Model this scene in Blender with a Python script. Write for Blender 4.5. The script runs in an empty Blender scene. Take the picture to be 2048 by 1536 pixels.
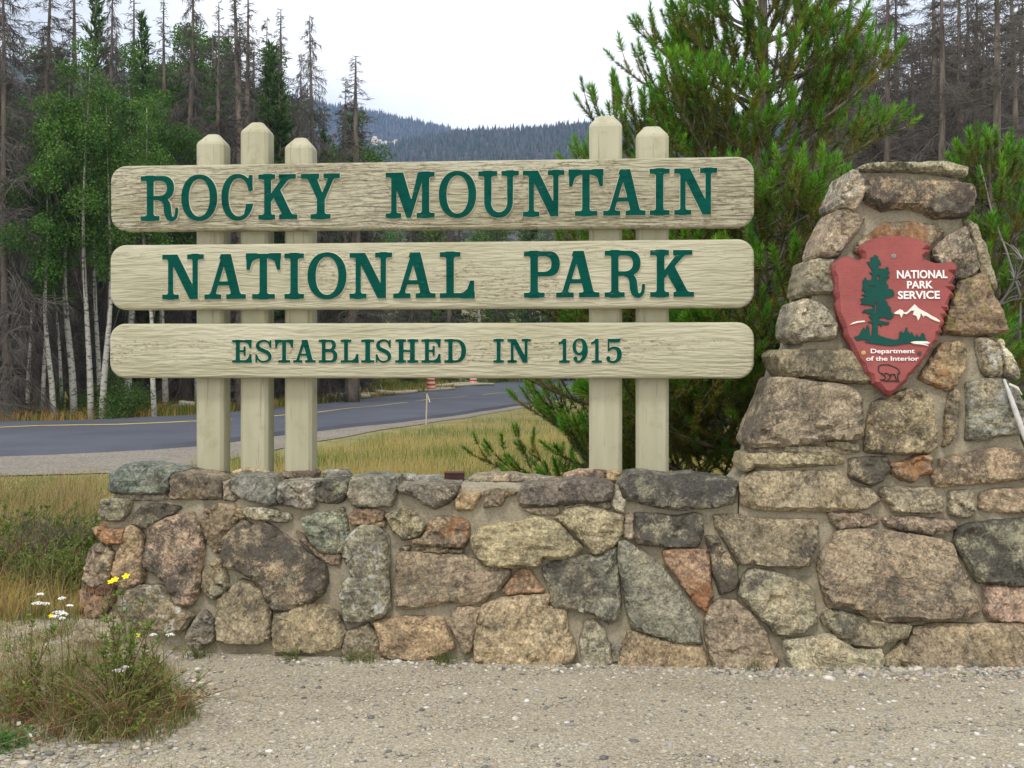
import bpy, math, random
import numpy as np
from mathutils import Vector, noise
from mathutils.geometry import delaunay_2d_cdt

# ------------------------------------------------------------------ camera, sky, sun, exposure
S = bpy.context.scene
CAMZ, F, HY = 1.60, 2050.0, 750.0          # camera height, focal length in photo pixels, horizon row
cam_d = bpy.data.cameras.new('camera'); cam = bpy.data.objects.new('camera', cam_d)
S.collection.objects.link(cam); S.camera = cam
cam.location = (0, 0, CAMZ); cam.rotation_euler = (math.pi/2, 0, 0)
cam_d.sensor_width = 36.0; cam_d.lens = 36.0*F/2048.0
cam_d.shift_y = -(768.0-HY)/2048.0
cam_d.clip_start = 0.05; cam_d.clip_end = 12000

SUN_EL, SUN_AZ = math.radians(58), math.radians(205)      # azimuth clockwise from +Y (north)
w = bpy.data.worlds.new('World'); S.world = w; w.use_nodes = True
nt = w.node_tree; nt.nodes.clear()
def N(t, ty, **k):
    n = t.nodes.new(ty)
    for a, v in k.items():
        if a.startswith('i_'): n.inputs[a[2:].replace('_', ' ')].default_value = v
        else: setattr(n, a, v)
    return n
out = N(nt, 'ShaderNodeOutputWorld'); bg = N(nt, 'ShaderNodeBackground'); bg.inputs['Strength'].default_value = 0.10
sky = N(nt, 'ShaderNodeTexSky', sky_type='NISHITA', sun_disc=False, sun_elevation=SUN_EL, sun_rotation=SUN_AZ)
tc = N(nt, 'ShaderNodeTexCoord'); mp = N(nt, 'ShaderNodeMapping'); mp.inputs['Scale'].default_value = (1.0, 1.0, 2.4)
cn = N(nt, 'ShaderNodeTexNoise'); cn.inputs['Scale'].default_value = 2.3; cn.inputs['Detail'].default_value = 7; cn.inputs['Roughness'].default_value = .55
cn.noise_dimensions = '4D'; cn.inputs['W'].default_value = 3.3
cr = N(nt, 'ShaderNodeValToRGB'); cr.color_ramp.elements[0].position = .34; cr.color_ramp.elements[0].color = (.62, .62, .62, 1)
cr.color_ramp.elements[1].position = .52; cr.color_ramp.elements[1].color = (1, 1, 1, 1)
c2 = N(nt, 'ShaderNodeTexNoise'); c2.inputs['Scale'].default_value = 5.0; c2.inputs['Detail'].default_value = 5
cr2 = N(nt, 'ShaderNodeValToRGB'); cr2.color_ramp.elements[0].position = .3; cr2.color_ramp.elements[0].color = (12.4, 12.6, 12.7, 1)
cr2.color_ramp.elements[1].position = .62; cr2.color_ramp.elements[1].color = (14.2, 13.9, 13.3, 1)
mx = N(nt, 'ShaderNodeMix', data_type='RGBA')
L = nt.links.new
L(tc.outputs['Generated'], mp.inputs['Vector']); L(mp.outputs['Vector'], cn.inputs['Vector']); L(mp.outputs['Vector'], c2.inputs['Vector'])
L(cn.outputs['Fac'], cr.inputs['Fac']); L(c2.outputs['Fac'], cr2.inputs['Fac'])
L(cr.outputs['Color'], mx.inputs['Factor']); L(sky.outputs['Color'], mx.inputs['A']); L(cr2.outputs['Color'], mx.inputs['B'])
L(mx.outputs['Result'], bg.inputs['Color']); L(bg.outputs['Background'], out.inputs['Surface'])

sl = bpy.data.lights.new('sun', 'SUN'); sl.energy = 1.5; sl.angle = math.radians(10); sl.color = (1, .96, .9)
so = bpy.data.objects.new('sun', sl); S.collection.objects.link(so)
sd = Vector((math.sin(SUN_AZ)*math.cos(SUN_EL), math.cos(SUN_AZ)*math.cos(SUN_EL), math.sin(SUN_EL)))
so.rotation_euler = sd.to_track_quat('Z', 'Y').to_euler(); so.location = (0, 0, 30)

S.view_settings.view_transform = 'Standard'; S.view_settings.look = 'None'
S.view_settings.exposure = 0.10; S.view_settings.gamma = 1.0; S.view_settings.use_curve_mapping = False
S.render.engine = 'CYCLES'
cy = S.cycles; cy.max_bounces = 5; cy.diffuse_bounces = 3; cy.glossy_bounces = 2; cy.transparent_max_bounces = 6
cy.volume_bounces = 2; cy.use_denoising = True
try: cy.denoiser = 'OPENIMAGEDENOISE'; cy.denoising_prefilter = 'ACCURATE'
except Exception: pass
S.render.filter_size = 1.1 if hasattr(S.render, 'filter_size') else 1.5

# ------------------------------------------------------------------ helpers
rng = np.random.default_rng(7); random.seed(7)
C = S.collection

def k_(px): return (px-1024.0)/F
def q_(py): return (py-HY)/F
def gz(x, y):                                # height of the terrain
    x = np.asarray(x, float); y = np.asarray(y, float)
    z = 0.0125*np.maximum(0, y-27)*(1/(1+np.exp(-(y-27)/4)))
    z = z + .10*np.maximum(0, y-165)
    z = z + 0.02*np.sin(x*1.3+.5)*np.sin(y*.9) * np.clip((y-6.5)/4, 0, 1)
    z = z + np.clip((x-1.2)*.03, 0, .055)*(y < 7)
    return z
def ground(px, py):                          # where the ray of a photo pixel meets the ground
    lo, hi = 2.0, 600.0; k, q = k_(px), q_(py)
    for _ in range(60):
        y = (lo+hi)/2
        if CAMZ-q*y > gz(k*y, y): lo = y
        else: hi = y
    return Vector((k*y, y, float(gz(k*y, y))))
def at(px, py, Y): return Vector((k_(px)*Y, Y, CAMZ-q_(py)*Y))

def mesh_np(name, V, Fc, mat=None, parent=None, attrs=None, smooth=False, corner=None, loc=None):
    V = np.asarray(V, np.float32).reshape(-1, 3)
    if parent is not None:
        V = V-np.array(root_loc(parent), np.float32)
    elif loc is not None: V = V-np.array(loc, np.float32)
    me = bpy.data.meshes.new(name)
    if isinstance(Fc, np.ndarray):
        n, s = Fc.shape
        me.vertices.add(len(V)); me.vertices.foreach_set('co', V.ravel())
        me.loops.add(n*s); me.loops.foreach_set('vertex_index', Fc.astype(np.int32).ravel())
        me.polygons.add(n); me.polygons.foreach_set('loop_start', np.arange(0, n*s, s, dtype=np.int32))
        try: me.polygons.foreach_set('loop_total', np.full(n, s, np.int32))
        except Exception: pass
    else:
        me.from_pydata(V.tolist(), [], Fc)
    if smooth: me.polygons.foreach_set('use_smooth', np.ones(len(me.polygons), bool))
    for k, v in (attrs or {}).items():
        v = np.asarray(v, np.float32)
        if v.ndim == 1:
            a = me.attributes.new(k, 'FLOAT', 'POINT'); a.data.foreach_set('value', v)
        else:
            a = me.attributes.new(k, 'FLOAT_COLOR', 'POINT')
            a.data.foreach_set('color', np.hstack([v, np.ones((len(v), 1), np.float32)]).ravel())
    me.update(calc_edges=True); me.validate()
    for m in (mat if isinstance(mat, (list, tuple)) else [mat]):
        if m: me.materials.append(m)
    o = bpy.data.objects.new(name, me); C.objects.link(o)
    if parent is not None: o.parent = parent
    elif loc is not None: o.location = loc
    return o
def root_loc(o):
    p = Vector(o.location)
    while o.parent: o = o.parent; p = p+Vector(o.location)
    return p
def thing(name, label, cat, loc=(0, 0, 0), group=None):
    o = bpy.data.objects.new(name, None); C.objects.link(o); o.location = loc; o.empty_display_size = .2
    o['label'] = label; o['category'] = cat
    if group: o['group'] = group
    return o
def tag(o, label=None, cat=None, group=None, kind=None):
    if label: o['label'] = label
    if cat: o['category'] = cat
    if group: o['group'] = group
    if kind: o['kind'] = kind
    return o
def copy_tree(o, parent=None):
    c = o.copy(); C.objects.link(c)
    if parent is not None: c.parent = parent
    for ch in list(o.children): copy_tree(ch, c)
    return c

def tube(pts, rad, sides=6, cap=True):
    P = np.array([list(p) for p in pts], float); n = len(P)
    R = np.full(n, rad) if np.isscalar(rad) else np.array(rad, float)
    T = np.gradient(P, axis=0); T /= np.linalg.norm(T, axis=1)[:, None]+1e-9
    up = np.array([0, 0, 1.]) if abs(T[0, 2]) < .9 else np.array([1., 0, 0])
    V = []
    a = np.cross(up, T[0]); a /= np.linalg.norm(a)
    for i in range(n):
        a = a-T[i]*a.dot(T[i]); a /= np.linalg.norm(a)+1e-9
        b = np.cross(T[i], a)
        ang = np.arange(sides)*2*math.pi/sides
        V.append(P[i]+R[i]*(np.cos(ang)[:, None]*a+np.sin(ang)[:, None]*b))
    V = np.vstack(V); Fc = []
    for i in range(n-1):
        for j in range(sides):
            j2 = (j+1) % sides
            Fc.append((i*sides+j, i*sides+j2, (i+1)*sides+j2, (i+1)*sides+j))
    Fc = np.array(Fc)
    if cap:
        V = np.vstack([V, P[0], P[-1]]); c0 = len(V)-2
        ex = [(c0, (j+1) % sides, j, j) for j in range(sides)]+[(c0+1, (n-1)*sides+j, (n-1)*sides+(j+1) % sides, (n-1)*sides+(j+1) % sides) for j in range(sides)]
        tri = [(a, b, c) for a, b, c, d in ex]
        return V, [tuple(f) for f in Fc.tolist()]+tri
    return V, Fc
class MB:                                    # collects pieces of ONE part
    def __init__(s): s.V = []; s.F = []; s.n = 0; s.A = []
    def add(s, V, Fc, a=None):
        V = np.asarray(V, float).reshape(-1, 3)
        s.V.append(V); s.F += [tuple(int(i)+s.n for i in f) for f in Fc]; s.n += len(V)
        s.A.append(np.tile(a, (len(V), 1)) if a is not None else np.ones((len(V), 3)))
    def box(s, lo, hi, a=None):
        x0, y0, z0 = lo; x1, y1, z1 = hi
        s.add([(x0, y0, z0), (x1, y0, z0), (x1, y1, z0), (x0, y1, z0), (x0, y0, z1), (x1, y0, z1), (x1, y1, z1), (x0, y1, z1)],
              [(0, 3, 2, 1), (4, 5, 6, 7), (0, 1, 5, 4), (1, 2, 6, 5), (2, 3, 7, 6), (3, 0, 4, 7)], a)
    def build(s, name, mat, parent=None, smooth=False, loc=None):
        return mesh_np(name, np.vstack(s.V), s.F, mat, parent, {'col': np.vstack(s.A)}, smooth, loc=loc)

# ------------------------------------------------------------------ materials
def mat(name, rough=.8, spec=.3):
    m = bpy.data.materials.new(name); m.use_nodes = True; t = m.node_tree
    b = t.nodes['Principled BSDF']; b.inputs['Roughness'].default_value = rough
    b.inputs['Specular IOR Level'].default_value = spec
    return m, t, b
def noise_n(t, vec, scale, detail=4, rough=.55, dist=0, w=None):
    n = t.nodes.new('ShaderNodeTexNoise'); n.inputs['Scale'].default_value = scale
    n.inputs['Detail'].default_value = detail; n.inputs['Roughness'].default_value = rough; n.inputs['Distortion'].default_value = dist
    if w is not None:
        n.noise_dimensions = '4D'
        if isinstance(w, (int, float)): n.inputs['W'].default_value = w
        else: t.links.new(w, n.inputs['W'])
    t.links.new(vec, n.inputs['Vector']); return n.outputs['Fac']
def ramp(t, fac, stops):
    r = t.nodes.new('ShaderNodeValToRGB'); e = r.color_ramp.elements
    while len(e) < len(stops): e.new(.5)
    for i, (p, c) in enumerate(stops):
        e[i].position = p; e[i].color = (c, c, c, 1) if isinstance(c, (int, float)) else (*c, 1)
    t.links.new(fac, r.inputs['Fac']); return r.outputs['Color']
def mix(t, fac, a, b, mode='MIX'):
    m = t.nodes.new('ShaderNodeMix'); m.data_type = 'RGBA'; m.blend_type = mode
    for s, v in (('Factor', fac), ('A', a), ('B', b)):
        if isinstance(v, (int, float)): m.inputs[s].default_value = v if s == 'Factor' else (v, v, v, 1)
        elif isinstance(v, tuple): m.inputs[s].default_value = (*v, 1)
        else: t.links.new(v, m.inputs[s])
    return m.outputs['Result']
def math_n(t, op, a, b=0.0):
    m = t.nodes.new('ShaderNodeMath'); m.operation = op
    for i, v in enumerate((a, b)):
        if isinstance(v, (int, float)): m.inputs[i].default_value = v
        else: t.links.new(v, m.inputs[i])
    return m.outputs[0]
def bump(t, b, h, dist, strength=1.0, prev=None):
    n = t.nodes.new('ShaderNodeBump'); n.inputs['Distance'].default_value = dist; n.inputs['Strength'].default_value = strength
    t.links.new(h, n.inputs['Height'])
    if prev is not None: t.links.new(prev, n.inputs['Normal'])
    t.links.new(n.outputs['Normal'], b.inputs['Normal']); return n.outputs['Normal']
def objvec(t, scale=(1, 1, 1), geo=False):
    if geo: v = t.nodes.new('ShaderNodeNewGeometry').outputs['Position']
    else: v = t.nodes.new('ShaderNodeTexCoord').outputs['Object']
    if scale == (1, 1, 1): return v
    m = t.nodes.new('ShaderNodeMapping'); m.inputs['Scale'].default_value = scale
    t.links.new(v, m.inputs['Vector']); return m.outputs['Vector']
def attr(t, name):
    a = t.nodes.new('ShaderNodeAttribute'); a.attribute_name = name; return a

def stone_mat(name, dark=.4, pale=.2, band=0.0, darkcol=(.045, .043, .042), palecol=(.36, .37, .24), rust=0.0, bs=1.0, dscale=18.0):
    m, t, b = mat(name, .88, .25)
    v = objvec(t); oi = t.nodes.new('ShaderNodeObjectInfo'); rw = math_n(t, 'MULTIPLY', oi.outputs['Random'], 37.0)
    base = oi.outputs['Color']
    n1 = noise_n(t, v, 5, 5, .6, .4, rw)
    c = mix(t, ramp(t, n1, [(.3, .0), (.7, 1)]), mix(t, 1.0, base, (.72, .70, .68), 'MULTIPLY'), mix(t, 1.0, base, (1.25, 1.22, 1.15), 'MULTIPLY'))
    n0 = noise_n(t, v, 3, 3, .5, .3, math_n(t, 'ADD', rw, 11.0))
    c = mix(t, ramp(t, n0, [(.5, 0), (.75, .55)]), c, (.44, .33, .19))
    g = noise_n(t, v, 70, 4, .7, 0, rw)
    c = mix(t, .85, c, ramp(t, g, [(.32, .35), (.5, 1.0), (.70, 1.8)]), 'MULTIPLY')
    g2 = noise_n(t, v, 28, 4, .75, .3, rw)
    c = mix(t, .7, c, ramp(t, g2, [(.35, .42), (.5, 1.0), (.66, 1.5)]), 'MULTIPLY')
    if band:
        vb = objvec(t, (2.5, 2.5, 22)); nb = noise_n(t, vb, 2.2, 5, .6, .8, rw)
        c = mix(t, band, c, ramp(t, nb, [(.35, (.5, .48, .45)), (.5, 1.0), (.66, (1.5, 1.5, 1.45))]), 'MULTIPLY')
    vr = t.nodes.new('ShaderNodeVectorRotate'); vr.rotation_type = 'Y_AXIS'; t.links.new(v, vr.inputs['Vector']); t.links.new(math_n(t, 'MULTIPLY', oi.outputs['Random'], 31.0), vr.inputs['Angle'])
    ms = t.nodes.new('ShaderNodeMapping'); ms.inputs['Scale'].default_value = (3, 3, 17); t.links.new(vr.outputs[0], ms.inputs['Vector'])
    nv = noise_n(t, ms.outputs[0], 1.6, 6, .65, .9, rw)
    c = mix(t, .75, c, ramp(t, nv, [(.36, .55), (.47, 1.0), (.60, 1.22)]), 'MULTIPLY')
    nk = noise_n(t, v, 4.5, 3, .55, 1.2, math_n(t, 'ADD', rw, 2.0)); ck = math_n(t, 'ABSOLUTE', math_n(t, 'SUBTRACT', nk, .5))
    crack = ramp(t, ck, [(0, .35), (.008, 1.0)]); c = mix(t, .65, c, crack, 'MULTIPLY')
    if rust:
        nr = noise_n(t, v, 8, 4, .6, .3, math_n(t, 'ADD', rw, 5.0))
        c = mix(t, math_n(t, 'MULTIPLY', ramp(t, nr, [(.5, 0), (.62, 1)]), rust), c, (.33, .13, .04))
    if pale:
        np_ = noise_n(t, v, 16, 5, .7, .5, math_n(t, 'ADD', rw, 3.0))
        c = mix(t, math_n(t, 'MULTIPLY', ramp(t, np_, [(.52, 0), (.60, 1)]), pale), c, palecol)
    if dark:
        nd = noise_n(t, v, dscale, 9, .88, .3, math_n(t, 'ADD', rw, 8.0)); nl_ = noise_n(t, v, 4.5, 3, .5, .2, math_n(t, 'ADD', rw, 21.0))
        s_ = math_n(t, 'ADD', nd, math_n(t, 'MULTIPLY', nl_, .55))
        lo = .805-.10*dark
        c = mix(t, math_n(t, 'MULTIPLY', ramp(t, s_, [(lo+.01, 0), (lo+.10, 1)]), min(1, .5+.3*dark)), c, darkcol)
    t.links.new(c, b.inputs['Base Color'])
    h = bump(t, b, crack, .010, .6); h = bump(t, b, nv, .016*bs, .7, h); h = bump(t, b, noise_n(t, v, 14, 6, .65, .5, rw), .022*bs, .8, h)
    bump(t, b, noise_n(t, v, 60, 6, .75, 0, rw), .0075*bs, .9, h)
    return m
ST = {'granite': stone_mat('granite', .65, .3, dscale=20), 'lichen': stone_mat('lichened_rock', 1.05, .5, dscale=17),
      'smooth': stone_mat('sandstone', .12, .22, bs=.7), 'schist': stone_mat('schist', .45, .35, .8, palecol=(.42, .47, .46)),
      'rust': stone_mat('iron_rock', .4, .1, rust=.65), 'tan': stone_mat('tan_rock', .22, .3, .35, palecol=(.42, .40, .27)),
      'white': stone_mat('quartz_rock', .5, .7, .5, palecol=(.66, .66, .60)), 'moss': stone_mat('mossy_rock', .6, .6, palecol=(.30, .29, .08), rust=.25)}

m, t, b = mat('mortar', .95, .15); v = objvec(t)
c = mix(t, ramp(t, noise_n(t, v, 3.5, 6, .65), [(.3, 0), (.7, 1)]), (.235, .205, .145), (.40, .355, .265))
c = mix(t, .8, c, ramp(t, noise_n(t, v, 80, 4, .7), [(.3, .6), (.5, 1.), (.7, 1.3)]), 'MULTIPLY')
c = mix(t, ramp(t, noise_n(t, v, 9, 6, .7, .4), [(.56, 0), (.66, .5)]), c, (.12, .12, .09))
t.links.new(c, b.inputs['Base Color']); h = bump(t, b, noise_n(t, v, 18, 5, .6), .01, .6); bump(t, b, noise_n(t, v, 90, 4, .6), .003, .7, h)
M_MORTAR = m

def board_mat(name, weather, wav, zc, zh):
    m, t, b = mat(name, .75, .25); v = objvec(t)
    vg = objvec(t, (1.1, 1.0, 11)); g = noise_n(t, vg, 4.2, 5, .55, 1.4)
    vf = objvec(t, (5, 1, 90)); f = noise_n(t, vf, 3, 4, .6, .3)
    vl = objvec(t, (.6, 1, 2.2)); big = noise_n(t, vl, 2.1, 3)
    c = mix(t, ramp(t, big, [(.35, 0), (.65, 1)]), tuple(a*(1-.14*weather) for a in (.41, .39, .265)), tuple(a*(1-.10*weather) for a in (.495, .47, .35)))
    c = mix(t, .75, c, ramp(t, g, [(.36, .9-.2*weather), (.47, 1.0), (.62, 1.06)]), 'MULTIPLY')
    pe = noise_n(t, objvec(t, (7, 1, 26)), 3.0, 6, .7, .5); pe2 = noise_n(t, objvec(t, (.9, 1, 2.5)), 1.6, 3, .5)
    f1 = math_n(t, 'MULTIPLY', ramp(t, pe, [(.60-.12*weather, 0), (.72-.1*weather, 1)]), ramp(t, pe2, [(.60-.25*weather, 0), (.72-.2*weather, 1)]))
    sx = t.nodes.new('ShaderNodeSeparateXYZ'); t.links.new(v, sx.inputs[0])
    band = ramp(t, math_n(t, 'ABSOLUTE', math_n(t, 'SUBTRACT', sx.outputs['Z'], zc)), [(zh, 1), (zh*1.25, 0)])
    fl = noise_n(t, objvec(t, (12, 1, 30)), 2.6, 6, .75, .5); fm = noise_n(t, objvec(t, (1.1, 1, 2)), 1.3, 2, .5, 0, zc)
    f2 = math_n(t, 'MULTIPLY', math_n(t, 'MULTIPLY', ramp(t, fl, [(.53, 0), (.60, 1)]), band), ramp(t, fm, [(.44, 0), (.56, 1)]))
    c = mix(t, math_n(t, 'MULTIPLY', f1, .75), c, (.20, .155, .11)); c = mix(t, math_n(t, 'MULTIPLY', f2, .8), c, (.15, .10, .065))
    t.links.new(c, b.inputs['Base Color'])
    # raised grain: short wavy horizontal ridges
    g1 = noise_n(t, objvec(t, (2.3, 1, 21)), 1.5, 2, .45, .5, 3.0+weather); g2 = noise_n(t, objvec(t, (4.5, 1, 60)), 1.3, 3, .5, .3)
    rg = math_n(t, 'SUBTRACT', 1.0, math_n(t, 'MULTIPLY', math_n(t, 'ABSOLUTE', math_n(t, 'SUBTRACT', g1, .5)), 7.0))
    rg = math_n(t, 'MAXIMUM', rg, 0.0)
    hh = math_n(t, 'ADD', math_n(t, 'MULTIPLY', rg, .55), math_n(t, 'MULTIPLY', g2, .7))
    if wav > 10:
        wv = t.nodes.new('ShaderNodeTexWave'); wv.wave_type = 'BANDS'; wv.bands_direction = 'Z'
        wv.inputs['Scale'].default_value = 9; wv.inputs['Distortion'].default_value = wav; wv.inputs['Detail'].default_value = 3; wv.inputs['Detail Scale'].default_value = .8
        t.links.new(objvec(t, (.42, .3, 1.0)), wv.inputs['Vector']); hh = math_n(t, 'ADD', hh, math_n(t, 'MULTIPLY', wv.outputs['Fac'], .35))
    h = bump(t, b, hh, .018, .24+.56*weather); bump(t, b, f, .0025, .7, h)
    return m
M_BOARD = [board_mat('painted_board_weathered', 1.0, 7.0, 1.69, .20), board_mat('painted_board', .35, 6.0, 1.235, .13), board_mat('painted_board_curly', .25, 11.0, .79, .065)]
m, t, b = mat('post_paint', .7, .25); v = objvec(t)
c = mix(t, ramp(t, noise_n(t, objvec(t, (6, 6, .8)), 2, 5, .6), [(.3, 0), (.7, 1)]), (.375, .36, .245), (.45, .435, .315))
c = mix(t, ramp(t, noise_n(t, v, 7, 6, .7), [(.54, 0), (.72, .6)]), c, (.28, .25, .16)); c = mix(t, ramp(t, noise_n(t, objvec(t, (22, 22, .9)), 1.6, 4, .6), [(.60, 0), (.64, .6)]), c, (.26, .23, .16)); c = mix(t, ramp(t, noise_n(t, objvec(t, (30, 30, 2)), 2, 5, .7), [(.66, 0), (.70, .5)]), c, (.2, .17, .11))
t.links.new(c, b.inputs['Base Color']); bump(t, b, noise_n(t, objvec(t, (30, 30, 3)), 3, 4, .6), .002, .6)
M_POST = m
def paint(name, col, rough=.55, var=.15, bs=.001, spec=.3, cracks=0):
    m, t, b = mat(name, rough, spec); v = objvec(t)
    n = noise_n(t, v, 6, 6, .65)
    c = mix(t, ramp(t, n, [(.3, 0), (.7, 1)]), tuple(x*(1-var) for x in col), tuple(min(1, x*(1+var)) for x in col))
    c = mix(t, var*2, c, ramp(t, noise_n(t, v, 120, 3, .6), [(.3, .7), (.7, 1.3)]), 'MULTIPLY')
    if cracks:
        nk = noise_n(t, objvec(t, (1.4, 1, 17)), 1.5, 3, .5, .2); ck = math_n(t, 'ABSOLUTE', math_n(t, 'SUBTRACT', nk, .52))
        c = mix(t, cracks, c, ramp(t, ck, [(0, .25), (.010, 1.0)]), 'MULTIPLY'); c = mix(t, math_n(t, 'MULTIPLY', ramp(t, noise_n(t, objvec(t, (5, 1, 14)), 3, 6, .7), [(.64, 0), (.70, 1)]), .35), c, (.30, .28, .2))
    t.links.new(c, b.inputs['Base Color']); bump(t, b, noise_n(t, objvec(t, (3, 3, 30)), 4, 4, .6), bs, .8)
    return m
M_LETTER = paint('letter_green_paint', (.0008, .066, .050), .8, .16, .003, .08, .8)
M_CREAM = paint('letter_edge_paint', (.58, .55, .42), .6, .1)
M_RED = paint('plaque_red_paint', (.31, .090, .084), .7, .15, .002, .12)
M_REDEDGE = paint('plaque_edge_paint', (.25, .066, .06), .7, .25, .004)
M_GREEN = paint('relief_green_paint', (.001, .062, .048), .75, .15)
M_WHITE = paint('relief_white_paint', (.74, .72, .64), .6, .08)
M_TEXT = paint('text_white_paint', (.82, .80, .78), .5, .04)
M_DARK = paint('bison_paint', (.012, .035, .030), .6, .2)
def vcol(name, rough=.8, spec=.2, grain=0.0, sub=0.0, bs=0):
    m, t, b = mat(name, rough, spec); a = attr(t, 'col').outputs['Color']
    if grain:
        a = mix(t, grain, a, ramp(t, noise_n(t, objvec(t, geo=True), 40, 4, .7), [(.3, .6), (.5, 1), (.7, 1.4)]), 'MULTIPLY')
    t.links.new(a, b.inputs['Base Color'])
    if bs: bump(t, b, noise_n(t, objvec(t, geo=True), 60, 4, .6), bs, .7)
    if sub:
        tr = t.nodes.new('ShaderNodeBsdfTranslucent'); t.links.new(a, tr.inputs['Color']); ms = t.nodes.new('ShaderNodeMixShader'); ms.inputs[0].default_value = sub
        o = t.nodes['Material Output']; t.links.new(b.outputs[0], ms.inputs[1]); t.links.new(tr.outputs[0], ms.inputs[2]); t.links.new(ms.outputs[0], o.inputs['Surface'])
    return m
M_V = vcol('coloured_matte', .75, .2, .4); M_LEAF = vcol('leaf', .55, .35, 0, .3); M_NEEDLE = vcol('needle', .5, .35, 0, .2)
M_GRASS = vcol('grass_blade', .6, .25, 0, .35); M_PEB = vcol('pebble', .8, .3, .7, 0, .003); M_TWIG = vcol('dead_twig', .9, .1, 0)
# ------------------------------------------------------------------ stonework
PM, PC, PB = -0.09, 5.72, 0.10               # plane of the wall face: y = c + m x + b z
class Plane:
    def __init__(s, c, m, b):
        s.c, s.m, s.b = c, m, b
        s.n = Vector((m, -1, b)).normalized(); s.eu = Vector((1, m, 0)).normalized(); s.ev = s.n.cross(s.eu)
        if s.ev.z < 0: s.ev = -s.ev
        s.o = Vector((0, c, 0))
    def hit(s, px, py):
        y = (s.c+s.b*CAMZ)/(1-s.m*k_(px)+s.b*q_(py)); return at(px, py, y)
    def uv(s, px, py):
        d = s.hit(px, py)-s.o; return (d.dot(s.eu), d.dot(s.ev))
    def p(s, u, v, h=0): return s.o+s.eu*u+s.ev*v+s.n*h
    def pn(s, UV, H):
        UV = np.asarray(UV, float); o, a, b_, n = (np.array(x) for x in (s.o, s.eu, s.ev, s.n))
        return o+UV[:, :1]*a+UV[:, 1:2]*b_+np.asarray(H, float).reshape(-1, 1)*n
WALL = Plane(PC, PM, PB)
def desat(c, f=.82, g=.98):
    l = .3*c[0]+.59*c[1]+.11*c[2]; return tuple(((l+(x-l)*f)*.72+l*t_*.28)*g for x, t_ in zip(c, (1.20, 1.03, .64)))


def dist_loop(P, Lp):
    A = np.asarray(Lp); B = np.roll(A, -1, 0); d = np.full(len(P), 1e9)
    for a, b_ in zip(A, B):
        e = b_-a; l = e.dot(e)+1e-12
        tt = np.clip(((P-a)@e)/l, 0, 1); d = np.minimum(d, np.hypot(*(P-(a+tt[:, None]*e)).T))
    return d
def inside(P, Lp):
    A = np.asarray(Lp); r = np.zeros(len(P), bool); n = len(A)
    for i in range(n):
        x1, y1 = A[i]; x2, y2 = A[(i+1) % n]
        if y1 == y2: continue
        c = ((P[:, 1] < y1) != (P[:, 1] < y2)) & (P[:, 0] < (x2-x1)*(P[:, 1]-y1)/(y2-y1)+x1)
        r ^= c
    return r
def chaikin(L_, q=.22):
    o = []
    for i in range(len(L_)):
        a, b_ = np.array(L_[i]), np.array(L_[(i+1) % len(L_)]); o += [a*(1-q)+b_*q, a*q+b_*(1-q)]
    return o
def resample(L_, s):
    o = []
    for i in range(len(L_)):
        a, b_ = np.array(L_[i]), np.array(L_[(i+1) % len(L_)]); n = max(1, int(round(np.linalg.norm(b_-a)/s)))
        o += [a+(b_-a)*j/n for j in range(n)]
    return o

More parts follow.
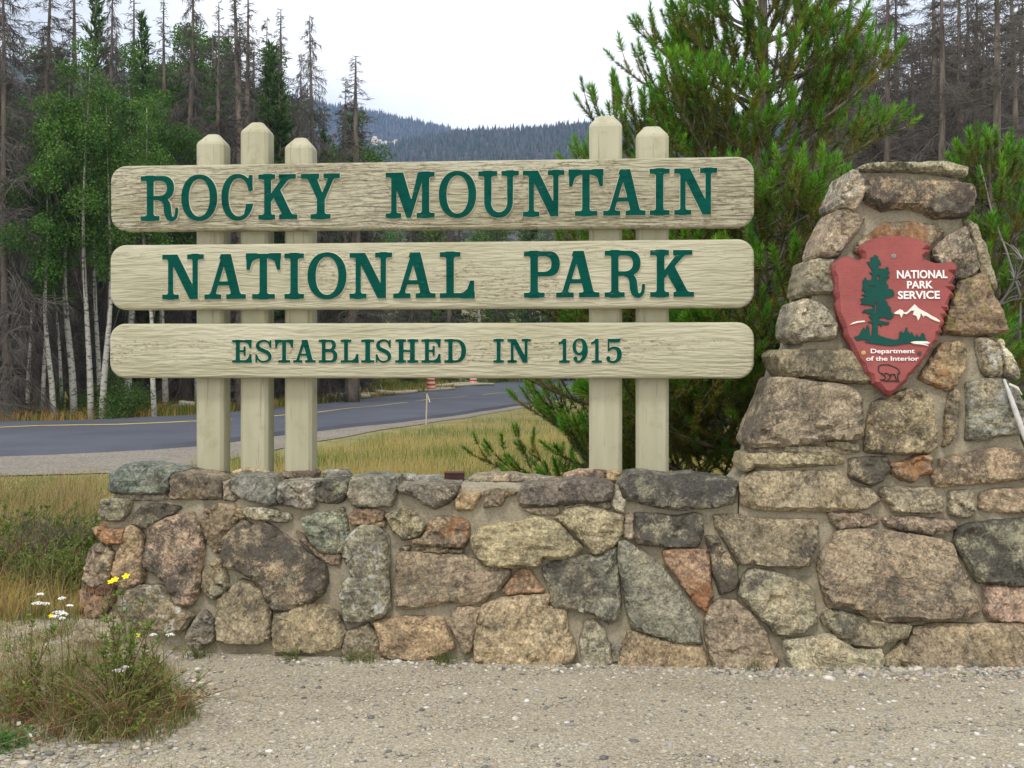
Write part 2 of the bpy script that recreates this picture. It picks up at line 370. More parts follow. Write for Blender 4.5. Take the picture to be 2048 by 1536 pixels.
def rock(name, loop, pl, proud, depth, mt, col, parent, seed, relief_=.012, tilt=.02, r=.007, edge0=-.032, back=False, spacing=None, smooth_edges=1, jit=.004, facet=1.0):
    R = random.Random(seed)
    Lp = [np.array(p) for p in loop]
    for _ in range(smooth_edges): Lp = chaikin(Lp, .045)
    size = float(np.max(np.ptp(np.array(Lp), axis=0)))
    if mt is not M_MORTAR:
        a_ = np.array(Lp); e_ = np.roll(a_, -1, 0)-np.roll(a_, 1, 0); ar_ = .5*np.sum(a_[:, 0]*np.roll(a_[:, 1], -1)-np.roll(a_[:, 0], -1)*a_[:, 1])
        nn_ = np.stack([e_[:, 1], -e_[:, 0]], 1)/(np.linalg.norm(e_, axis=1)[:, None]+1e-9)*(1 if ar_ > 0 else -1); Lp = [p for p in a_+nn_*.0095]
    sp = spacing or max(.011, size/20)
    Lp = resample(Lp, sp*.8)
    off = Vector((R.uniform(-50, 50), R.uniform(-50, 50), R.uniform(-50, 50)))
    Lp = [p+np.array([noise.noise(Vector((p[0]*28, p[1]*28, 0))+off), noise.noise(Vector((p[0]*28, p[1]*28, 9))+off)])*jit*1.6 for p in Lp]
    A = np.array(Lp); lo, hi = A.min(0), A.max(0)
    gx = np.arange(lo[0], hi[0], sp); gy = np.arange(lo[1], hi[1], sp*.87)
    G = np.array([(x+(sp/2 if j % 2 else 0)+R.uniform(-.2, .2)*sp, y+R.uniform(-.2, .2)*sp) for j, y in enumerate(gy) for x in gx]) if len(gx) and len(gy) else np.zeros((0, 2))
    if len(G):
        G = G[inside(G, A)]
    # a tight ring just inside the edge gives the rounded arris
    ring = []
    for i in range(len(A)):
        e = A[(i+1) % len(A)]-A[i-1]; nrm = np.array([-e[1], e[0]])/(np.linalg.norm(e)+1e-9)
        for s_ in (1, -1):
            q = A[i]+nrm*s_*r*.55
            ring.append(q)
    ring = np.array(ring); ring = ring[inside(ring, A)]
    if len(ring): ring = ring[dist_loop(ring, A) > r*.42]
    if len(G): G = G[dist_loop(G, A) > r*.9]
    P = np.vstack([A, ring, G]) if len(G) else np.vstack([A, ring])
    n = len(A)
    res = delaunay_2d_cdt([Vector(p) for p in P], [(i, (i+1) % n) for i in range(n)], [], 0, 1e-5)
    V2 = np.array([(v_.x, v_.y) for v_ in res[0]]); T = np.array(res[2])
    T = T[inside(V2[T].mean(1), A)]
    D = dist_loop(V2, A)
    # boundary verts after cdt: those with D~0, in loop order through orig index
    orig = res[3]; bmap = {}
    for i, oo in enumerate(orig):
        for k in oo:
            if k < n: bmap[k] = i
    cen = A.mean(0); tx, ty = R.uniform(-1, 1)*tilt, R.uniform(-1, 1)*tilt
    H = np.zeros(len(V2)); fs = 1.0/max(.10, size*.45)
    for i, (u, v_) in enumerate(V2):
        q = Vector((u, v_, 0))
        d = D[i]; rise = 1-math.exp(-d/(r*.55))
        dome = 1-math.exp(-d/(size*.18+.02))
        hh = edge0+(proud-edge0)*rise*(.93+.07*dome)
        vor, vp_ = noise.voronoi(q*fs*1.6+off)
        vp_ = [(vp_[0]-off)/(fs*1.6)]
        hh += facet*relief_*(.5-min(vor[0], 1))*1.2*rise; cl = noise.cell(vp_[0]*50) if False else math.sin(vp_[0].x*91+vp_[0].y*57); hh += facet*relief_*1.25*rise*(cl*(u-vp_[0].x)+math.sin(vp_[0].x*37+vp_[0].y*83)*(v_-vp_[0].y))*fs*2
        hh += relief_*noise.fractal(q*9+off, .8, 2.2, 4)*rise*.7
        hh += (tx*(u-cen[0])+ty*(v_-cen[1]))/max(size*.5, .05)*rise
        hh += .0035*noise.fractal(q*45+off, .7, 2.1, 3)*rise
        H[i] = hh
    V3 = pl.pn(V2, H); Fc = [tuple(x) for x in T.tolist()]
    # make all front faces look outwards
    a, b_, c_ = V3[T[0][0]], V3[T[0][1]], V3[T[0][2]]
    if np.cross(b_-a, c_-a).dot(np.array(pl.n)) < 0: Fc = [(f[0], f[2], f[1]) for f in Fc]
    bl = [bmap[k] for k in range(n) if k in bmap]; nb = len(bl)
    Vs = [V3]; base = bl; cnt = len(V3)
    steps = 2 if depth < .2 else 5
    for s_ in range(1, steps+1):
        dd = depth*s_/steps; ring = []
        for k, i in enumerate(bl):
            q = Vector((V2[i][0]*12, V2[i][1]*12, dd*10))+off
            jt = jit*1.6 if 0 < s_ < steps else 0
            sh = (cen-V2[i])*(.0 if s_ < steps else .12)
            p = pl.pn([V2[i]+sh+np.array([noise.noise(q), noise.noise(q+Vector((7, 7, 7)))])*jt*1.5], [edge0])[0]
            p = p+np.array([-pl.m*0, 1, 0])*dd
            ring.append(p)
        idx = list(range(cnt, cnt+nb)); Vs.append(np.array(ring)); cnt += nb
        for k in range(nb):
            k2 = (k+1) % nb; Fc.append((base[k], idx[k], idx[k2], base[k2]))
        base = idx
    cb = cnt; Vs.append(np.mean(Vs[-1], axis=0)[None]); 
    for k in range(nb): Fc.append((base[k], cb, base[(k+1) % nb]))
    o = mesh_np(name, np.vstack(Vs), Fc, mt, parent, None, False)
    me = o.data
    import bmesh
    bm = bmesh.new(); bm.from_mesh(me); bmesh.ops.recalc_face_normals(bm, faces=bm.faces); bm.to_mesh(me); bm.free()
    me.polygons.foreach_set('use_smooth', np.ones(len(me.polygons), bool))
    if hasattr(me, 'set_sharp_from_angle'): me.set_sharp_from_angle(angle=math.radians(24))
    o.color = (*col, 1)
    return o

REG = {1: (3.657, 140, 900), 2: (3.4125, 620, 900), 3: (3.4138, 1060, 900), 4: (3.2, 1488, 900), 5: (3.6056, 1480, 600), 6: (3.6575, 1540, 300), 0: (1, 0, 0), 7: (4.15, 1600, 440), 8: (3.839, 1700, 560)}
def rp(reg, pts):
    s, x, y = REG[reg]; return [(x+a/s, y+b_/s) for a, b_ in pts]

TAN, OCH, GRY, GRN, PNK, BLU, BRN, DRK, SAL, PAL = (.33, .25, .155), (.40, .27, .13), (.25, .235, .195), (.22, .225, .155), (.40, .255, .195), (.15, .195, .185), (.25, .17, .115), (.17, .145, .12), (.42, .21, .12), (.42, .39, .31)
MAU = (.295, .235, .17)
# (region, material, colour, proud, outline)
WALLSTONES = [
 (1, 'schist', BLU, .05, [(305,185),(330,160),(420,112),(500,105),(600,118),(700,130),(790,165),(745,200),(735,290),(700,318),(520,318),(302,308)], 'cap'),
 (1, 'granite', TAN, .045, [(745,200),(790,172),(900,175),(1000,195),(1080,205),(1112,235),(1110,355),(1000,360),(850,355),(725,350),(745,310)], 'cap'),
 (1, 'smooth', (.20,.22,.20), .045, [(1185,205),(1260,192),(1400,195),(1490,210),(1520,270),(1520,395),(1460,405),(1390,385),(1320,370),(1250,345),(1190,300)], 'cap'),
 (1, 'schist', (.26,.26,.235), .05, [(1525,250),(1600,235),(1700,238),(1800,245),(1800,330),(1780,420),(1740,436),(1640,415),(1545,400),(1520,330)], 'cap'),
 (1, 'lichen', (.22,.23,.18), .045, [(1810,235),(1900,215),(2020,240),(2040,290),(2000,370),(1920,388),(1810,375),(1805,300)], 'cap'),
 (2, 'smooth', (.235,.24,.21), .04, [(285,200),(400,180),(590,185),(595,260),(560,380),(440,385),(300,380),(262,300)], 'cap'),
 (2, 'granite', (.25,.22,.20), .055, [(600,255),(700,240),(850,235),(960,235),(1020,240),(1000,310),(940,360),(860,400),(780,370),(700,310),(620,290)], 'cap'),
 (2, 'smooth', OCH, .04, [(1020,300),(1060,290),(1165,300),(1140,350),(1100,410),(1000,408),(1000,350)], 'cap'),
 (2, 'granite', BRN, .04, [(1190,290),(1250,270),(1410,275),(1400,300),(1330,320),(1310,375),(1190,388)], 'cap'),
 (0, 'granite', (.19,.155,.135), .06, [(1036,990),(1045,973),(1090,966),(1150,962),(1200,963),(1226,970),(1224,995),(1205,1003),(1130,1008),(1080,1013),(1040,1010)], 'cap'),
 (3, 'lichen', (.24,.225,.19), .065, [(620,250),(680,170),(800,165),(1000,185),(1120,175),(1300,200),(1410,215),(1400,300),(1390,360),(1250,390),(1060,405),(900,390),(760,360),(640,320)], 'cap'),
 (3, 'smooth', PAL, .03, [(560,340),(590,285),(640,280),(660,340),(640,420),(580,410)], ''),
 (1, 'smooth', (.33,.30,.24), .02, [(1125,240),(1175,215),(1185,300),(1235,350),(1200,375),(1125,360)], ''),
 (1, 'tan', (.30,.265,.20), .05, [(245,370),(340,352),(440,365),(450,400),(420,470),(385,515),(300,518),(232,505),(240,440)], 'end'),
 (1, 'lichen', (.27,.21,.15), .035, [(455,545),(475,470),(530,410),(610,395),(700,400),(810,420),(770,460),(690,500),(610,540),(560,568),(500,552)], ''),
 (1, 'granite', (.30,.23,.14), .045, [(975,520),(985,450),(1040,405),(1110,395),(1200,400),(1260,440),(1295,490),(1240,520),(1180,600),(1120,720),(1075,750),(1040,700),(1000,640),(985,590)], ''),
 (1, 'white', (.40,.36,.25), .045, [(1260,430),(1400,425),(1500,440),(1610,475),(1615,505),(1560,525),(1440,515),(1310,495)], ''),
 (1, 'lichen', (.31,.27,.18), .075, [(1130,760),(1150,640),(1210,560),(1270,515),(1350,555),(1440,535),(1540,600),(1680,700),(1800,800),(1870,850),(1885,960),(1860,1040),(1760,1110),(1640,1160),(1520,1175),(1480,1120),(1420,1020),(1340,930),(1240,880),(1150,850)], ''),
 (1, 'schist', (.26,.28,.235), .035, [(1700,500),(1800,465),(1900,450),(2000,425),(2025,520),(2040,620),(2010,740),(1920,755),(1840,745),(1780,700),(1720,600)], ''),
 (1, 'rust', (.40,.21,.09), .045, [(165,570),(250,568),(340,580),(410,580),(400,680),(290,692),(210,640)], 'end'),
 (1, 'lichen', (.42,.27,.19), .06, [(575,570),(680,510),(800,470),(890,460),(930,520),(975,560),(990,640),(975,740),(960,860),(965,960),(940,1060),(900,1130),(820,1135),(770,1100),(740,1010),(690,950),(620,900),(555,860),(555,740),(570,650)], ''),
 (1, 'granite', (.40,.25,.14), .05, [(420,570),(470,545),(510,570),(540,640),(550,800),(555,920),(530,970),(430,1010),(350,990),(320,900),(340,780),(390,690)], ''),
 (1, 'granite', (.42,.27,.20), .05, [(130,860),(150,740),(200,685),(265,690),(325,750),(305,860),(290,960),(200,1000),(120,950)], 'end'),
 (1, 'rust', (.30,.18,.12), .045, [(90,1030),(120,960),(200,1008),(290,970),(330,1010),(320,1120),(240,1220),(80,1230)], 'end'),
 (1, 'smooth', (.38,.33,.26), .03, [(40,1290),(80,1240),(230,1230),(330,1180),(380,1250),(400,1400),(40,1400)], 'end'),
 (1, 'white', (.32,.24,.17), .075, [(430,1030),(520,990),(620,985),(690,1000),(740,1080),(830,1150),(905,1200),(860,1280),(800,1330),(700,1330),(560,1300),(450,1240),(410,1130)], ''),
 (1, 'tan', (.27,.245,.17), .04, [(1000,860),(1080,790),(1110,800),(1140,900),(1165,1000),(1120,1050),(1050,1090),(1000,1060),(975,1000),(980,900)], ''),
 (1, 'smooth', (.35,.27,.17), .045, [(1085,1090),(1170,1020),(1240,950),(1320,960),(1400,1000),(1445,1100),(1475,1200),(1475,1380),(1400,1415),(1200,1415),(1080,1390),(1070,1200)], ''),
 (1, 'smooth', (.37,.27,.17), .05, [(1500,1200),(1600,1170),(1740,1115),(1880,1140),(1970,1200),(2015,1330),(1980,1440),(1850,1475),(1650,1480),(1500,1470),(1485,1300)], ''),
 (1, 'tan', GRY, .045, [(860,1340),(930,1230),(980,1170),(1050,1230),(1068,1330),(1050,1400),(950,1450),(850,1420)], ''),
 (1, 'smooth', (.29,.20,.14), .02, [(1650,590),(1700,620),(1780,720),(1860,760),(1980,770),(1960,855),(1890,830),(1800,770),(1680,650)], ''),
 (2, 'granite', (.34,.21,.12), .04, [(275,440),(320,405),(440,405),(505,425),(510,470),(440,500),(300,515),(272,490)], ''),
 (2, 'lichen', (.34,.27,.17), .05, [(520,440),(600,405),(700,410),(760,470),(800,500),(775,560),(740,590),(640,612),(570,540)], ''),
 (2, 'rust', (.33,.23,.14), .045, [(812,500),(870,458),(1000,462),(1085,495),(1080,590),(1055,665),(920,655),(760,645),(670,625),(755,600),(792,560)], ''),
 (2, 'tan', (.25,.21,.16), .03, [(610,668),(650,655),(685,662),(680,685),(620,688)], ''),
 (2, 'tan', (.31,.24,.17), .03, [(725,668),(780,655),(850,662),(955,670),(930,695),(900,706),(820,695),(725,690)], ''),
 (2, 'tan', (.27,.22,.17), .03, [(960,680),(1045,678),(1042,702),(950,700)], ''),
 (2, 'smooth', (.36,.25,.15), .02, [(400,500),(460,492),(515,485),(510,525),(440,522)], ''),
 (2, 'white', (.27,.29,.21), .085, [(235,700),(250,620),(300,550),(360,515),(460,520),(530,590),(540,700),(535,820),(545,960),(545,1090),(500,1130),(360,1170),(260,1175),(225,1080),(215,990),(240,900),(300,860),(260,770)], ''),
 (2, 'smooth', MAU, .05, [(600,720),(620,695),(750,700),(900,712),(1050,718),(1130,750),(1200,790),(1370,815),(1360,870),(1290,950),(1190,1030),(1080,1050),(920,1035),(760,1075),(640,1080),(580,1050),(575,930),(590,820)], ''),
 (2, 'smooth', SAL, .04, [(1310,965),(1400,840),(1460,800),(1500,820),(1560,920),(1600,965),(1450,975),(1350,985)], ''),
 (2, 'tan', (.34,.31,.18), .075, [(1100,660),(1100,600),(1150,540),(1300,500),(1420,500),(1520,450),(1600,470),(1700,495),(1760,570),(1860,660),(1830,710),(1740,735),(1650,745),(1590,745),(1560,790),(1500,800),(1400,795),(1250,795),(1150,740)], ''),
 (2, 'smooth', (.42,.25,.14), .05, [(440,1180),(520,1150),(640,1135),(800,1140),(900,1150),(960,1250),(990,1340),(900,1400),(760,1430),(600,1430),(500,1400),(480,1280)], ''),
 (2, 'smooth', (.33,.25,.17), .04, [(940,1160),(1000,1080),(1100,1070),(1170,1080),(1150,1150),(1130,1260),(1100,1370),(1050,1390),(1010,1290)], ''),
 (2, 'tan', (.44,.33,.19), .07, [(1125,1430),(1130,1280),(1150,1180),(1180,1060),(1300,1010),(1450,995),(1635,985),(1630,1060),(1750,1085),(1755,1200),(1800,1300),(1820,1380),(1780,1470),(1500,1480),(1250,1470)], ''),
 (2, 'smooth', (.27,.23,.17), .03, [(220,1370),(250,1240),(400,1185),(435,1230),(475,1300),(490,1420),(380,1430),(240,1420)], ''),
 (3, 'granite', (.25,.235,.20), .05, [(85,800),(160,765),(300,715),(400,715),(445,730),(560,670),(590,650),(602,830),(612,1000),(618,1060),(590,1160),(545,1185),(490,1150),(420,1110),(300,1090),(140,1070),(140,960),(90,850)], ''),
 (3, 'tan', (.36,.31,.19), .065, [(175,465),(250,410),(340,388),(490,395),(540,430),(630,450),(632,550),(590,630),(520,680),(445,712),(390,650),(300,560),(210,490)], ''),
 (3, 'smooth', (.215,.225,.185), .065, [(600,620),(650,622),(760,690),(880,775),(980,900),(1080,1040),(1150,1190),(1170,1315),(1050,1320),(930,1290),(800,1245),(700,1215),(660,1100),(645,1000),(620,850),(605,740)], ''),
 (3, 'lichen', (.28,.25,.18), .05, [(715,430),(860,440),(1000,455),(1110,430),(1170,440),(1180,560),(1150,660),(1040,665),(880,655),(740,640),(710,600),(715,500)], ''),
 (3, 'rust', (.40,.22,.14), .045, [(905,690),(980,675),(1210,680),(1225,760),(1225,860),(1245,980),(1200,1105),(1120,1040),(1060,950),(990,850),(920,760)], ''),
 (3, 'lichen', (.40,.27,.19), .055, [(1200,590),(1270,590),(1310,660),(1360,720),(1400,800),(1425,880),(1400,950),(1300,990),(1280,920),(1245,820),(1235,720)], ''),
 (3, 'granite', (.29,.25,.175), .05, [(1250,445),(1400,445),(1600,475),(1800,475),(1955,482),(1970,600),(1925,700),(1905,790),(1800,805),(1650,790),(1500,780),(1430,775),(1370,680),(1320,600),(1270,520)], ''),
 (3, 'granite', (.34,.31,.23), .06, [(1425,985),(1450,880),(1500,808),(1620,822),(1780,870),(1910,930),(1945,1060),(1955,1160),(1860,1240),(1690,1265),(1640,1210),(1540,1110)], ''),
 (3, 'smooth', (.31,.235,.17), .055, [(1190,1160),(1230,1060),(1300,1015),(1400,1030),(1500,1110),(1610,1240),(1640,1350),(1690,1430),(1650,1500),(1450,1510),(1260,1490),(1200,1300)], ''),
 (3, 'smooth', (.38,.25,.15), .045, [(665,1230),(780,1260),(950,1310),(1175,1335),(1200,1420),(1205,1500),(900,1500),(600,1500),(640,1330)], ''),
 (3, 'smooth', (.33,.30,.23), .04, [(375,1170),(440,1160),(500,1220),(530,1300),(560,1450),(500,1490),(350,1480),(340,1300)], ''),
 (3, 'smooth', (.24,.25,.24), .015, [(550,1320),(635,1325),(600,1450),(565,1450)], ''),
 (3, 'smooth', (.36,.32,.23), .012, [(640,440),(700,430),(712,600),(632,598)], ''),
 (3, 'smooth', (.34,.30,.22), .012, [(225,395),(330,365),(560,360),(560,400),(500,400),(340,383),(250,405)], ''),
 (2, 'smooth', (.37,.33,.24), .012, [(1440,400),(1700,390),(1690,440),(1600,440),(1500,425)], ''),
 (1, 'smooth', (.30,.27,.21), .01, [(330,330),(700,330),(740,360),(560,370),(330,348)], ''),
]
BACKCAPS = [
 (1, 'granite', (.24,.14,.10), [(1540,170),(1650,160),(1790,165),(1795,205),(1700,215),(1540,205)]),
 (1, 'schist', (.30,.31,.28), [(1850,165),(1930,158),(2010,165),(2030,205),(1920,215),(1860,200)]),
 (1, 'tan', (.42,.34,.20), [(1190,160),(1300,135),(1430,160),(1470,195),(1330,200),(1200,200)]),
 (1, 'lichen', (.24,.22,.18), [(770,160),(830,130),(1000,148),(1100,165),(1130,190),(1080,215),(900,190)]),
 (2, 'tan', (.25,.22,.19), [(1080,200),(1150,175),(1250,163),(1400,170),(1560,190),(1700,205),(1600,225),(1350,225),(1130,220)]),
 (3, 'granite', (.46,.27,.19), [(235,180),(330,150),(480,138),(520,150),(500,205),(400,215),(260,210)]),
 (3, 'tan', (.44,.30,.14), [(520,148),(600,145),(640,175),(600,215),(520,205)]),
 (3, 'schist', (.36,.34,.28), [(625,175),(700,158),(820,165),(1010,168),(1012,195),(800,205),(640,205)]),
 (2, 'smooth', (.24,.26,.25), [(600,215),(700,190),(850,190),(960,205),(1010,240),(850,250),(620,250)]),
 (2, 'white', (.60,.58,.52), [(1010,280),(1030,240),(1100,235),(1240,255),(1190,300),(1060,300)]),
 (2, 'smooth', (.66,.66,.62), [(598,215),(640,203),(670,220),(650,250),(600,252)]),
 (2, 'schist', (.30,.31,.29), [(280,190),(420,172),(560,182),(600,200),(580,225),(300,225)]),
 (2, 'schist', (.28,.29,.27), [(600,185),(660,170),(720,190),(720,215),(620,215)]),
 (3, 'lichen', (.30,.27,.22), [(1020,195),(1150,180),(1300,205),(1400,212),(1380,240),(1060,235)]),
 (2, 'smooth', (.24,.26,.24), [(1030,215),(1200,205),(1400,230),(1460,260),(1300,270),(1060,250)]),
 (1, 'schist', (.26,.29,.27), [(320,175),(430,105),(560,100),(700,120),(780,155),(700,190),(500,170)]),
]
PILLARSTONES = [
 (4, 'tan', (.36,.30,.20), .05, [(5,95),(15,40),(80,22),(300,22),(600,20),(635,60),(630,85),(500,95),(330,105),(180,108),(70,100),(15,135)], 'end'),
 (4, 'tan', (.35,.29,.18), .055, [(-30,215),(10,180),(60,140),(200,140),(450,135),(600,140),(650,180),(700,240),(820,245),(865,320),(780,375),(640,380),(500,390),(300,385),(60,375),(-20,340)], ''),
 (4, 'lichen', (.37,.28,.17), .05, [(675,60),(780,45),(915,50),(925,140),(870,200),(820,225),(740,200),(675,170)], ''),
 (4, 'rust', (.30,.16,.09), .06, [(940,90),(1020,75),(1090,40),(1185,40),(1190,140),(1110,170),(1080,205),(1000,185),(945,150)], ''),
 (4, 'granite', (.37,.28,.19), .055, [(1195,165),(1250,110),(1260,60),(1400,20),(1600,-10),(1792,5),(1950,20),(1950,165),(1700,195),(1500,210),(1350,225),(1240,235),(1205,220)], ''),
 (4, 'tan', (.34,.29,.20), .045, [(870,250),(960,235),(1100,240),(1200,240),(1260,310),(1270,395),(1150,400),(950,395),(935,350),(885,320)], ''),
 (4, 'tan', (.36,.31,.22), .04, [(1310,265),(1380,260),(1465,265),(1475,400),(1440,425),(1350,425),(1310,400)], ''),
 (4, 'tan', (.36,.28,.18), .045, [(1510,290),(1600,250),(1960,240),(1990,390),(1700,400),(1560,390),(1505,370)], ''),
 (4, 'lichen', (.36,.26,.19), .04, [(540,410),(640,405),(760,410),(850,430),(840,480),(740,490),(610,510),(560,470)], ''),
 (4, 'lichen', (.34,.24,.18), .04, [(885,440),(950,425),(1100,430),(1350,455),(1350,500),(1270,530),(1190,540),(1050,520),(920,490)], ''),
 (4, 'granite', (.335,.285,.185), .085, [(595,520),(740,505),(880,515),(1100,545),(1250,575),(1325,605),(1370,740),(1440,860),(1495,980),(1470,1060),(1320,1085),(1100,1090),(880,1085),(780,1060),(650,985),(540,1000),(500,900),(470,760),(480,680),(540,600)], ''),
 (4, 'lichen', (.27,.245,.19), .07, [(1340,590),(1360,500),(1500,460),(1960,435),(2010,880),(1750,870),(1640,850),(1500,845),(1440,760),(1370,650)], ''),
 (4, 'smooth', (.44,.30,.22), .05, [(1535,880),(1600,860),(1950,880),(1990,1100),(1700,1095),(1580,1080),(1535,1040),(1540,960)], ''),
 (4, 'granite', (.33,.27,.18), .06, [(490,1080),(520,1010),(640,1040),(800,1075),(960,1105),(1070,1110),(1040,1190),(920,1230),(860,1260),(740,1250),(640,1240),(580,1180)], ''),
 (4, 'smooth', (.41,.36,.24), .09, [(250,1215),(400,1200),(560,1180),(700,1270),(860,1270),(890,1330),(870,1400),(680,1430),(480,1440),(300,1430),(265,1320)], ''),
 (4, 'smooth', (.29,.235,.165), .06, [(1030,1260),(1080,1140),(1200,1110),(1500,1112),(2020,1112),(2050,1490),(1500,1480),(1200,1460),(1040,1420),(1000,1340)], ''),
 (4, 'smooth', (.30,.27,.20), .03, [(895,1340),(1000,1225),(1030,1250),(990,1340),(1020,1430),(900,1420)], ''),
 (5, 'granite', (.36,.28,.185), .075, [(70,1020),(110,880),(180,740),(240,570),(290,560),(400,575),(560,600),(740,620),(830,660),(870,740),(880,990),(760,1010),(620,1005),(520,1040),(300,1050),(90,1060)], 'end'),
 (5, 'granite', (.36,.28,.165), .075, [(900,1000),(930,800),(960,740),(1060,690),(1230,640),(1330,660),(1370,740),(1395,900),(1410,1060),(1350,1100),(1120,1110),(900,1090)], ''),
 (5, 'granite', (.31,.235,.155), .07, [(260,390),(300,365),(500,365),(760,360),(850,400),(900,480),(950,580),(900,600),(740,590),(500,560),(340,550),(290,480)], 'end'),
 (5, 'rust', (.38,.25,.15), .05, [(1290,560),(1440,320),(1560,305),(1610,330),(1610,500),(1560,600),(1490,655),(1420,620),(1340,590)], ''),
 (5, 'granite', (.33,.24,.15), .055, [(1510,680),(1540,650),(1575,660),(1560,870),(1540,960),(1530,1010),(1460,1060),(1480,950),(1480,820)], ''),
 (5, 'schist', (.26,.265,.225), .055, [(1630,600),(1750,570),(1900,580),(1970,640),(2060,840),(2090,960),(1850,980),(1730,1010),(1625,1010),(1640,850),(1640,700)], 'end'),
 (5, 'white', (.36,.31,.21), .06, [(1700,290),(1760,280),(1850,320),(1880,440),(1880,540),(1780,550),(1740,500),(1720,440)], ''),
 (5, 'white', (.50,.45,.33), .065, [(1842,285),(1880,300),(1960,440),(1995,520),(1990,575),(1900,540),(1885,440)], 'end'),
 (5, 'tan', (.36,.29,.20), .035, [(620,1025),(740,1020),(850,1045),(860,1090),(760,1080),(660,1060)], ''),
 (5, 'smooth', (.37,.32,.22), .02, [(120,1070),(450,1045),(640,1062),(850,1100),(500,1108),(130,1105)], 'end'),
 (6, 'granite', (.45,.40,.30), .09, [(155,1360),(160,1240),(200,1110),(260,1095),(380,1150),(440,1230),(475,1300),(460,1380),(340,1390),(220,1405)], 'end'),
 (6, 'smooth', (.30,.265,.19), .05, [(240,1050),(265,900),(290,815),(370,800),(470,810),(520,900),(530,1040),(380,1050)], 'end'),
 (6, 'tan', (.38,.30,.21), .055, [(355,760),(400,620),(490,450),(560,440),(690,500),(640,590),(560,680),(500,770),(440,790)], 'end'),
 (6, 'white', (.42,.38,.30), .06, [(500,370),(540,270),(590,155),(640,160),(680,230),(690,300),(640,400),(605,440),(500,410)], 'end'),
 (6, 'lichen', (.29,.20,.14), .08, [(680,240),(760,205),(900,215),(1100,235),(1350,240),(1480,270),(1490,350),(1460,470),(1380,490),(1200,500),(1120,450),(1000,420),(820,440),(720,390),(670,330)], 'end'),
 (6, 'tan', (.34,.31,.24), .08, [(640,140),(720,110),(850,115),(960,105),(1150,100),(1280,98),(1370,130),(1430,140),(1425,190),(1330,190),(1200,165),(1090,160),(980,150),(850,150),(700,150)], 'cap'),
 (6, 'rust', (.34,.26,.17), .045, [(610,740),(640,680),(740,610),(850,535),(1000,530),(1160,550),(1270,600),(1190,680),(1100,760),(800,800),(650,760)], ''),
 (6, 'lichen', (.42,.34,.25), .06, [(1190,740),(1280,640),(1430,568),(1465,690),(1530,870),(1480,920),(1380,950),(1250,900),(1190,800)], ''),
 (6, 'moss', (.27,.19,.12), .06, [(1250,1340),(1290,1150),(1370,970),(1470,940),(1560,900),(1600,1010),(1650,1120),(1700,1260),(1735,1330),(1600,1355),(1400,1350)], 'end'),
 (6, 'tan', (.33,.29,.19), .05, [(1440,510),(1500,560),(1550,680),(1600,820),(1640,940),(1645,1020),(1600,1000),(1545,870),(1490,740),(1445,600)], 'end'),
]
wall = thing('stone_wall', 'long low wall of mixed mortared field stones carrying the sign posts', 'wall', (0, 5.9, 0))
pillar = thing('stone_pillar', 'tapering mortared stone pillar at the right end, bearing the red arrowhead plaque', 'pillar', (float(at(1820, 1340, 5.6).x), 5.9, 0))

core = [(228,966),(262,962),(700,968),(1100,972),(1476,980),(1476,1420),(130,1420),(150,1300),(178,1200),(195,1110),(212,1050)]
rock('mortar_core', [WALL.uv(*p) for p in core], WALL, -.014, .50, M_MORTAR, (1, 1, 1), wall, 901, relief_=.010, tilt=0, r=.02, edge0=-.02, spacing=.032, smooth_edges=0, facet=.1)
core = [(1477,1420),(1479,985),(1513,935),(1528,880),(1568,775),(1582,720),(1608,690),(1622,610),(1636,540),(1672,470),(1706,390),(1722,342),(1918,342),(1926,440),(1964,560),(1990,670),(2008,760),(2045,880),(2085,1000),(2120,1420)]
rock('mortar_core', [WALL.uv(*p) for p in core], WALL, -.014, .62, M_MORTAR, (1, 1, 1), pillar, 902, relief_=.010, tilt=0, r=.02, edge0=-.02, spacing=.032, smooth_edges=0, facet=.1)
for i, (reg, mt, col, proud, pts, fl) in enumerate(WALLSTONES):
    R = random.Random(i*3+1); cc = desat(tuple(x*R.uniform(.93, 1.07) for x in col))
    rock('stone', [WALL.uv(*p) for p in rp(reg, pts)], WALL, proud, {'cap': .27, 'end': .30, '': .07}[fl], ST[mt], cc, wall, i+1, relief_=.012 if mt != 'smooth' else .008, tilt=.014)
BK = Plane(PC+.24, PM, PB)
for i, (reg, mt, col, pts) in enumerate(BACKCAPS):
    rock('stone', [BK.uv(*p) for p in rp(reg, pts)], BK, .03, .16, ST[mt], desat(col), wall, 200+i, relief_=.008, tilt=.01)
for i, (reg, mt, col, proud, pts, fl) in enumerate(PILLARSTONES):
    R = random.Random(i*5+2); cc = desat(tuple(x*R.uniform(.93, 1.07) for x in col))
    rock('stone', [WALL.uv(*p) for p in rp(reg, pts)], WALL, proud, {'cap': .5, 'end': .34, '': .07}[fl], ST[mt], cc, pillar, 300+i, relief_=.014 if mt != 'smooth' else .009, tilt=.016)
# pillar flank beyond the frame
PF = [[(2055,1000),(2110,990),(2135,1100),(2070,1120)], [(2080,1200),(2140,1190),(2165,1400),(2090,1400)]]
for i, pts in enumerate(PF):
    rock('stone', [WALL.uv(*p) for p in pts], WALL, .05, .34, ST['granite'], TAN, pillar, 380+i)

